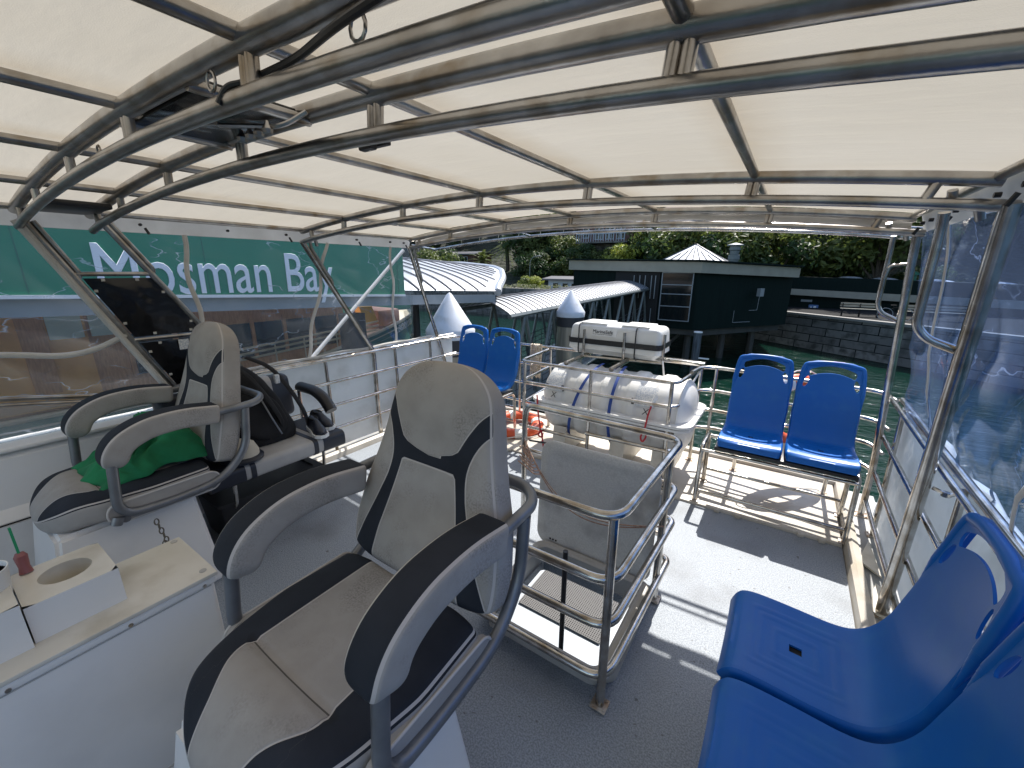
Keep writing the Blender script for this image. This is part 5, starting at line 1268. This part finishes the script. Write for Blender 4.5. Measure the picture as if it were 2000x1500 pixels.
bk = thing('bicycle', 'dark bicycle parked between the two quay benches', 'bicycle', (4.9, 31.5, -.96))
for x in (4.55, 5.4):
    bm = BM(); tube(bm, [(x+.34*math.cos(R(a)), 31.5, -.62+.34*math.sin(R(a))) for a in range(0, 360, 15)], .018, 6, True); objw('wheel', bm, 'frame', bk)
bm = BM(); tube(bm, [(4.55, 31.5, -.62), (4.85, 31.5, -.25), (5.3, 31.5, -.22), (5.4, 31.5, -.62)], .02, 6); tube(bm, [(4.85, 31.5, -.25), (4.98, 31.5, -.62), (5.3, 31.5, -.22)], .02, 6); tube(bm, [(5.3, 31.5, -.22), (5.33, 31.5, -.02), (5.2, 31.5, 0)], .018, 6); box(bm, (4.72, 31.44, -.13), (4.95, 31.56, -.09)); tube(bm, [(4.85, 31.5, -.25), (4.83, 31.5, -.1)], .018, 6); objw('frame', bm, 'dark', bk)
wp = thing('timber_pile', 'weathered timber pile with a white cap standing in the water by the green building', 'pile', (-3.35, 20.5, -3))
bm = BM(); tube(bm, [(0, 0, -1), (0, 0, 1.95)], .17, 12); obj('post', bm, mat('weathered timber', (.10, .12, .14), .8, 0, (.04, .045, .05), 4, stretch=(3, 3, .3)), wp)
bm = BM(); lathe(bm, [(.19, 1.95), (.19, 2.0), (0, 2.02)], (0, 0, 0), 14); box(bm, (.15, -.05, .75), (.6, .05, .80)); obj('cap', bm, 'white', wp)
# ---------------------------------------------------------------- steel piles with cones
def pile(x, y, zt, r, lab):
    t = thing('mooring_pile', lab, 'pile', (x, y, -3), 'steel mooring piles with white cones'); H = zt+3
    bm = BM(); lathe(bm, [(r*.93, -1.5), (r*.93, H-1.15*r/.46)], (0, 0, 0), 40); obj('shaft', bm, 'pile', t)
    bm = BM(); k = r/.46; lathe(bm, [(r*.96, H-1.15*k), (r*.98, H-.80*k)], (0, 0, 0), 40); obj('dark_band', bm, 'darkpile', t)
    bm = BM(); lathe(bm, [(r*1.0, H-.84*k), (r*1.02, H-.70*k), (r*.97, H-.66*k), (r*.10, H-.03*k), (0, H)], (0, 0, 0), 40); obj('cone_cap', bm, 'cone', t); return t
p1 = pile(-5.45, 6.0, 1.30, .47, 'steel mooring pile with a large white cone behind the left blue seats')
p2 = pile(-5.78, 12.0, 1.11, .45, 'steel mooring pile with a white cone behind the white flotation box')
for x, y, lab in ((-6.9, 4.85, 'plain dark pile under the zinc roof left of the diagonal white pole'), (-7.6, 7.12, 'slim dark pile in front of the bow lettering of the green ferry')):
    r_ = .24 if y < 6 else .10; bm = BM(); lathe(bm, [(r_, -1.5), (r_, 3.9)], (0, 0, 0), 24); o = obj('dark_pile', bm, 'darkpile'); o.location = (x, y, -3); tag(o, lab, 'pile')
# ---------------------------------------------------------------- pontoon with barrel roof and sign
po = thing('pontoon_shelter', 'floating wharf shelter with barrel zinc roof and grey steel fascia', 'shelter', (-7.5, 2, -2.6))
def rz_(y): return 1.492-.044*y
RISE = [(0, .06), (.05, .14), (.5, .34), (1.03, .49), (2.5, .80), (4.5, .96), (5.5, .98)]
YEND = [(0, 8.2), (.45, 9.1), (1.0, 9.95), (2.0, 11.3), (3.2, 12.1), (5.5, 12.5)]
def roofxy(d, y): return V(-6-d, y, rz_(y)+sm(RISE, d, .12))
def roofp(u, v):
    d = 5.5*v; return roofxy(d, -14+(sm(YEND, d, .2)+14)*u)
bm = BM(); grid(bm, 60, 40, roofp); objw('roof', bm, 'metalroof', po)
bm = BM()
for k in range(46):
    y = 12.2-k*.46; pts = [roofxy(5.5*j/40, y)+V(0, 0, .02) for j in range(41) if sm(YEND, 5.5*j/40, .2) > y+.25]
    if len(pts) > 2: tube(bm, pts, .020, 5, flat=.8)
objw('roof_seam', bm, 'seam', po)
bm = BM(); tube(bm, [roofp(1, j/30)+V(0, .05, -.03) for j in range(31)], .10, 8, flat=1.0); objw('end_gutter', bm, 'metalroof', po)
bm = BM(); q = [(-5.98, -14, rz_(-14)-.02), (-5.98, 8.22, rz_(8.2)-.0), (-5.98, 8.22, rz_(8.2)-.175), (-5.98, -14, rz_(-14)-.22)]; prism(bm, q, (-.12, 0, 0)); objw('fascia', bm, 'fascia', po, smooth=False)
bm = BM()
for y in (-9, -4, -.2):
    box(bm, (-8.6, y-.09, -2.2), (-8.4, y+.09, 1.9))
objw('column', bm, 'gangsteel', po, smooth=False)
bm = BM(); box(bm, (-9.6, -14, -2.75), (-6.35, 9.0, -2.35)); objw('float', bm, mat('pontoon concrete', (.14, .14, .14), .8), po, smooth=False)
sg = thing('wharf_sign', 'long green sign board lettered Mosman Bay above the grey fascia', 'sign', (-5.97, 1.5, 1.4))
bm = BM(); prism(bm, [(-5.90, -9, rz_(-9)+.02), (-5.90, 5.30, rz_(5.3)+.02), (-5.90, 5.30, rz_(5.3)+.98), (-5.90, -9, rz_(-9)+1.0)], (-.04, 0, 0)); objw('board', bm, 'signgreen', sg, smooth=False)
bm = BM(); prism(bm, [(-5.88, -9, rz_(-9)-.015), (-5.88, 5.3, rz_(5.3)-.015), (-5.88, 5.3, rz_(5.3)+.02), (-5.88, -9, rz_(-9)+.02)], (-.08, 0, 0)); objw('lower_trim', bm, 'trim_white', sg, smooth=False)
rot = Matrix.Rotation(R(-3.1), 4, 'X'); rotm = FACE_PX @ Matrix.Rotation(R(-1.2), 4, 'Z')
bm = BM()
for k in range(9):
    y = -6.6+1.47*k; box(bm, (-5.899, y-.004, rz_(y)+.03), (-5.896, y+.004, rz_(y)+.97))
pieces('panel_joint', bm, 'fgreen', sg, smooth=False)
text('lettering', 'Mosman Bay', 'signwhite', sg, .745, Vector((-5.893, 1.20, 1.458))-sg.location, rotm, .002, .0035, .70)
# ---------------------------------------------------------------- gangway
gw = thing('gangway', 'covered steel gangway with barrel zinc roof climbing from the pontoon to the green building', 'gangway', (-7, 16, -1))
def gp(s): # low (right) edge of roof
    return V(-6.22, 9.2, .56).lerp(V(-6.22, 22.0, .83), s)
def gr(s, v):
    a = gp(s); return V(a.x-2.3*v, a.y, a.z+.34*math.sin(v*math.pi)**.9 if 0 < v < 1 else a.z)
bm = BM(); grid(bm, 40, 18, lambda u, v: gr(u, v)); objw('roof', bm, 'metalroof', gw)
bm = BM()
for k in range(44): tube(bm, [gr(k/43, j/14)+V(0, 0, .012) for j in range(15)], .018, 5)
objw('roof_seam', bm, 'seam', gw)
bm = BM()
for dx in (0, -2.3):
    a, b = gp(0), gp(1); tube(bm, [a+V(dx, 0, -.07), b+V(dx, 0, -.07)], .07, 6); tube(bm, [a+V(dx, 0, -2.75), b+V(dx, 0, -1.95)], .10, 6)
    N = 8
    for k in range(N):
        s = k/N; e = (k+1)/N; m_ = (k+.5)/N; lo = lambda q: gp(q)+V(dx, 0, -2.75+.8*q)
        tube(bm, [lo(s), gp(m_)+V(dx, 0, -.07)], .055, 6); tube(bm, [gp(m_)+V(dx, 0, -.07), lo(e)], .055, 6)
objw('truss', bm, 'gangsteel', gw)
bm = BM(); a, b = gp(0), gp(1); prism(bm, [a+V(0, 0, -2.7), b+V(0, 0, -1.9), b+V(-2.3, 0, -1.9), a+V(-2.3, 0, -2.7)], (0, 0, .06)); objw('walkway', bm, 'gangsteel', gw, smooth=False)
bm = BM()
for dx in (-.1, -2.2):
    for h in (1.0, .8, .6, .4, .2): tube(bm, [a+V(dx, 0, -2.7+h), b+V(dx, 0, -1.9+h)], .012, 5)
    for k in range(26): p = gp(k/25)+V(dx, 0, -2.7+.8*k/25); tube(bm, [p, p+V(0, 0, 1.0)], .012, 5)
objw('handrail', bm, 'darkpile', gw)
# ---------------------------------------------------------------- ferry behind the pontoon
fy = thing('ferry', 'green and timber ferry moored behind the floating wharf, bow to the right', 'ferry', (-12, 0, -3))
F = 11/9.
SHEER = [(-22, -.9), (2, -.9), (4.4, -.86), (6.5, -.69), (7.9, -.44), (9.1, -.18), (11, .2), (12.6, .42)]
def hull_pt(s, v):  # s 0..1 stern->bow on the near side, v 0 top ..1 bottom
    y = -22+34.6*s; bow = max(0, (y-7.5)/5.1); x = -11-2.6*bow**3.2; zt = sm(SHEER, y, .4); z = zt+(-3.2-zt)*v; x -= .4*v*v+.7*bow*v; return V(x, y-1.0*v*bow**2, z)
bm = BM(); g1 = grid(bm, 60, 8, hull_pt); g2 = grid(bm, 60, 8, lambda s, v: (lambda p: V(-27.2-p.x, p.y, p.z))(hull_pt(s, v))); objw('hull', bm, 'fgreen', fy)
bm = BM(); grid(bm, 60, 6, lambda s, v: (lambda p: V(p.x+(-27.2-2*p.x)*v, p.y, p.z-.35))(hull_pt(s, 0))); objw('deck', bm, 'fcream', fy)
bm = BM(); tube(bm, [hull_pt(k/60, 0)+V(.03, 0, 0) for k in range(61)], .05, 6); tube(bm, [hull_pt(k/60, 0)+V(.02, 0, -.18) for k in range(20, 61)], .02, 6)
objw('rubbing_strip', bm, 'fcream', fy)
for zt, m_ in ((.30, 'fbrown'),):
    bm = BM(); box(bm, (-15.8, -20, -.95), (-11.45, 7.75, .95)); objw('cabin', bm, m_, fy, smooth=False)
bm = BM(); k = 0
y = 2.68
while y < 7.2:
    box(bm, (-11.46, y, -.50), (-11.42, y+.70, .36)); y += .82
w = objw('window', bm, 'glassdark', fy, smooth=False)
bm = BM()
y = 2.58
while y < 7.9: box(bm, (-11.43, y, -.55), (-11.40, y+.08, .5)); y += .82
objw('window_post', bm, 'fbrown', fy, smooth=False)
bm = BM(); box(bm, (-11.44, -2.0, -.9), (-11.40, 2.05, .9)); objw('timber_panel', bm, 'forange', fy, smooth=False)
bm = BM(); box(bm, (-11.40, 1.16, -.6), (-11.37, 1.50, .85)); box(bm, (-11.40, -.4, -.6), (-11.37, .35, .9)); objw('door', bm, 'fbrown', fy, smooth=False)
bm = BM(); box(bm, (-11.39, 1.53, .40), (-11.36, 2.0, .85)); box(bm, (-11.39, 2.1, .40), (-11.36, 2.5, .8)); objw('opening', bm, mat('water glimpse pane', (.55, .72, .74), .3), fy, smooth=False)
bm = BM(); box(bm, (-11.41, 2.5, -.9), (-11.385, 7.7, -.58)); objw('lower_panel', bm, 'fbrown', fy, smooth=False)
bm = BM()
for z in (-.45, -.58, -.71): tube(bm, [(-11.05, 3.6, z+.18), (-11.05, 5.4, z+.28), (-11.15, 8.8, z+.50)], .03, 6)
for y in (3.6, 4.5, 5.4, 6.2, 7.2, 8.2): tube(bm, [(-11.06, y, -.95), (-11.08, y, -.25+.05*(y-3.6))], .02, 6)
objw('deck_rail', bm, 'fcream', fy)
bm = BM(); prism(bm, [(-11.6, 8.65, -.10), (-11.6, 9.15, -.05), (-11.6, 8.95, .50), (-11.6, 8.45, .52)], (-.3, 0, 0)); objw('yellow_cover', bm, 'yellow', fy, smooth=False)
bm = BM(); box(bm, (-13.6, 9.5, -.3), (-12.0, 10.5, .30), .1); objw('deck_gear', bm, 'brick', fy)
def bowfit(co):
    # wrap the name onto the near bow: text x runs along the hull
    y = 9.62+co.x*.66; p = hull_pt((y+22)/34.6, 0); q = hull_pt((y+22)/34.6, .12)
    return p.lerp(q, max(0, .34-co.y)/max(.01, p.z-q.z))+V(.05+co.z, 0, 0)-fy.location
text('name_lettering', 'BORROWDALE', 'signwhite', fy, .36, None, None, .003, .006, mwf=bowfit)
# mooring lines seen through the left window
bm = BM(); 
for a, b in (((-6.6, -.6, -.35), (-6.2, 1.9, -.1)), ((-6.6, -.6, -.75), (-6.2, 1.9, -.45))): tube(bm, [a, b], .012, 6)
tag(obj('mooring_line', bm, 'white'), 'pair of thin pale lines strung beside the pontoon, seen through the windscreen', 'line')
bm = BM(); tube(bm, [(-6.3, .95, .0), (-6.25, 1.05, .03), (-6.25, 1.08, -.4), (-6.3, 1.0, -.95)], .03, 8, fr=.06); tag(obj('hanging_rope', bm, 'whiterope'), 'thick white rope hanging over the thin lines at the left', 'rope')
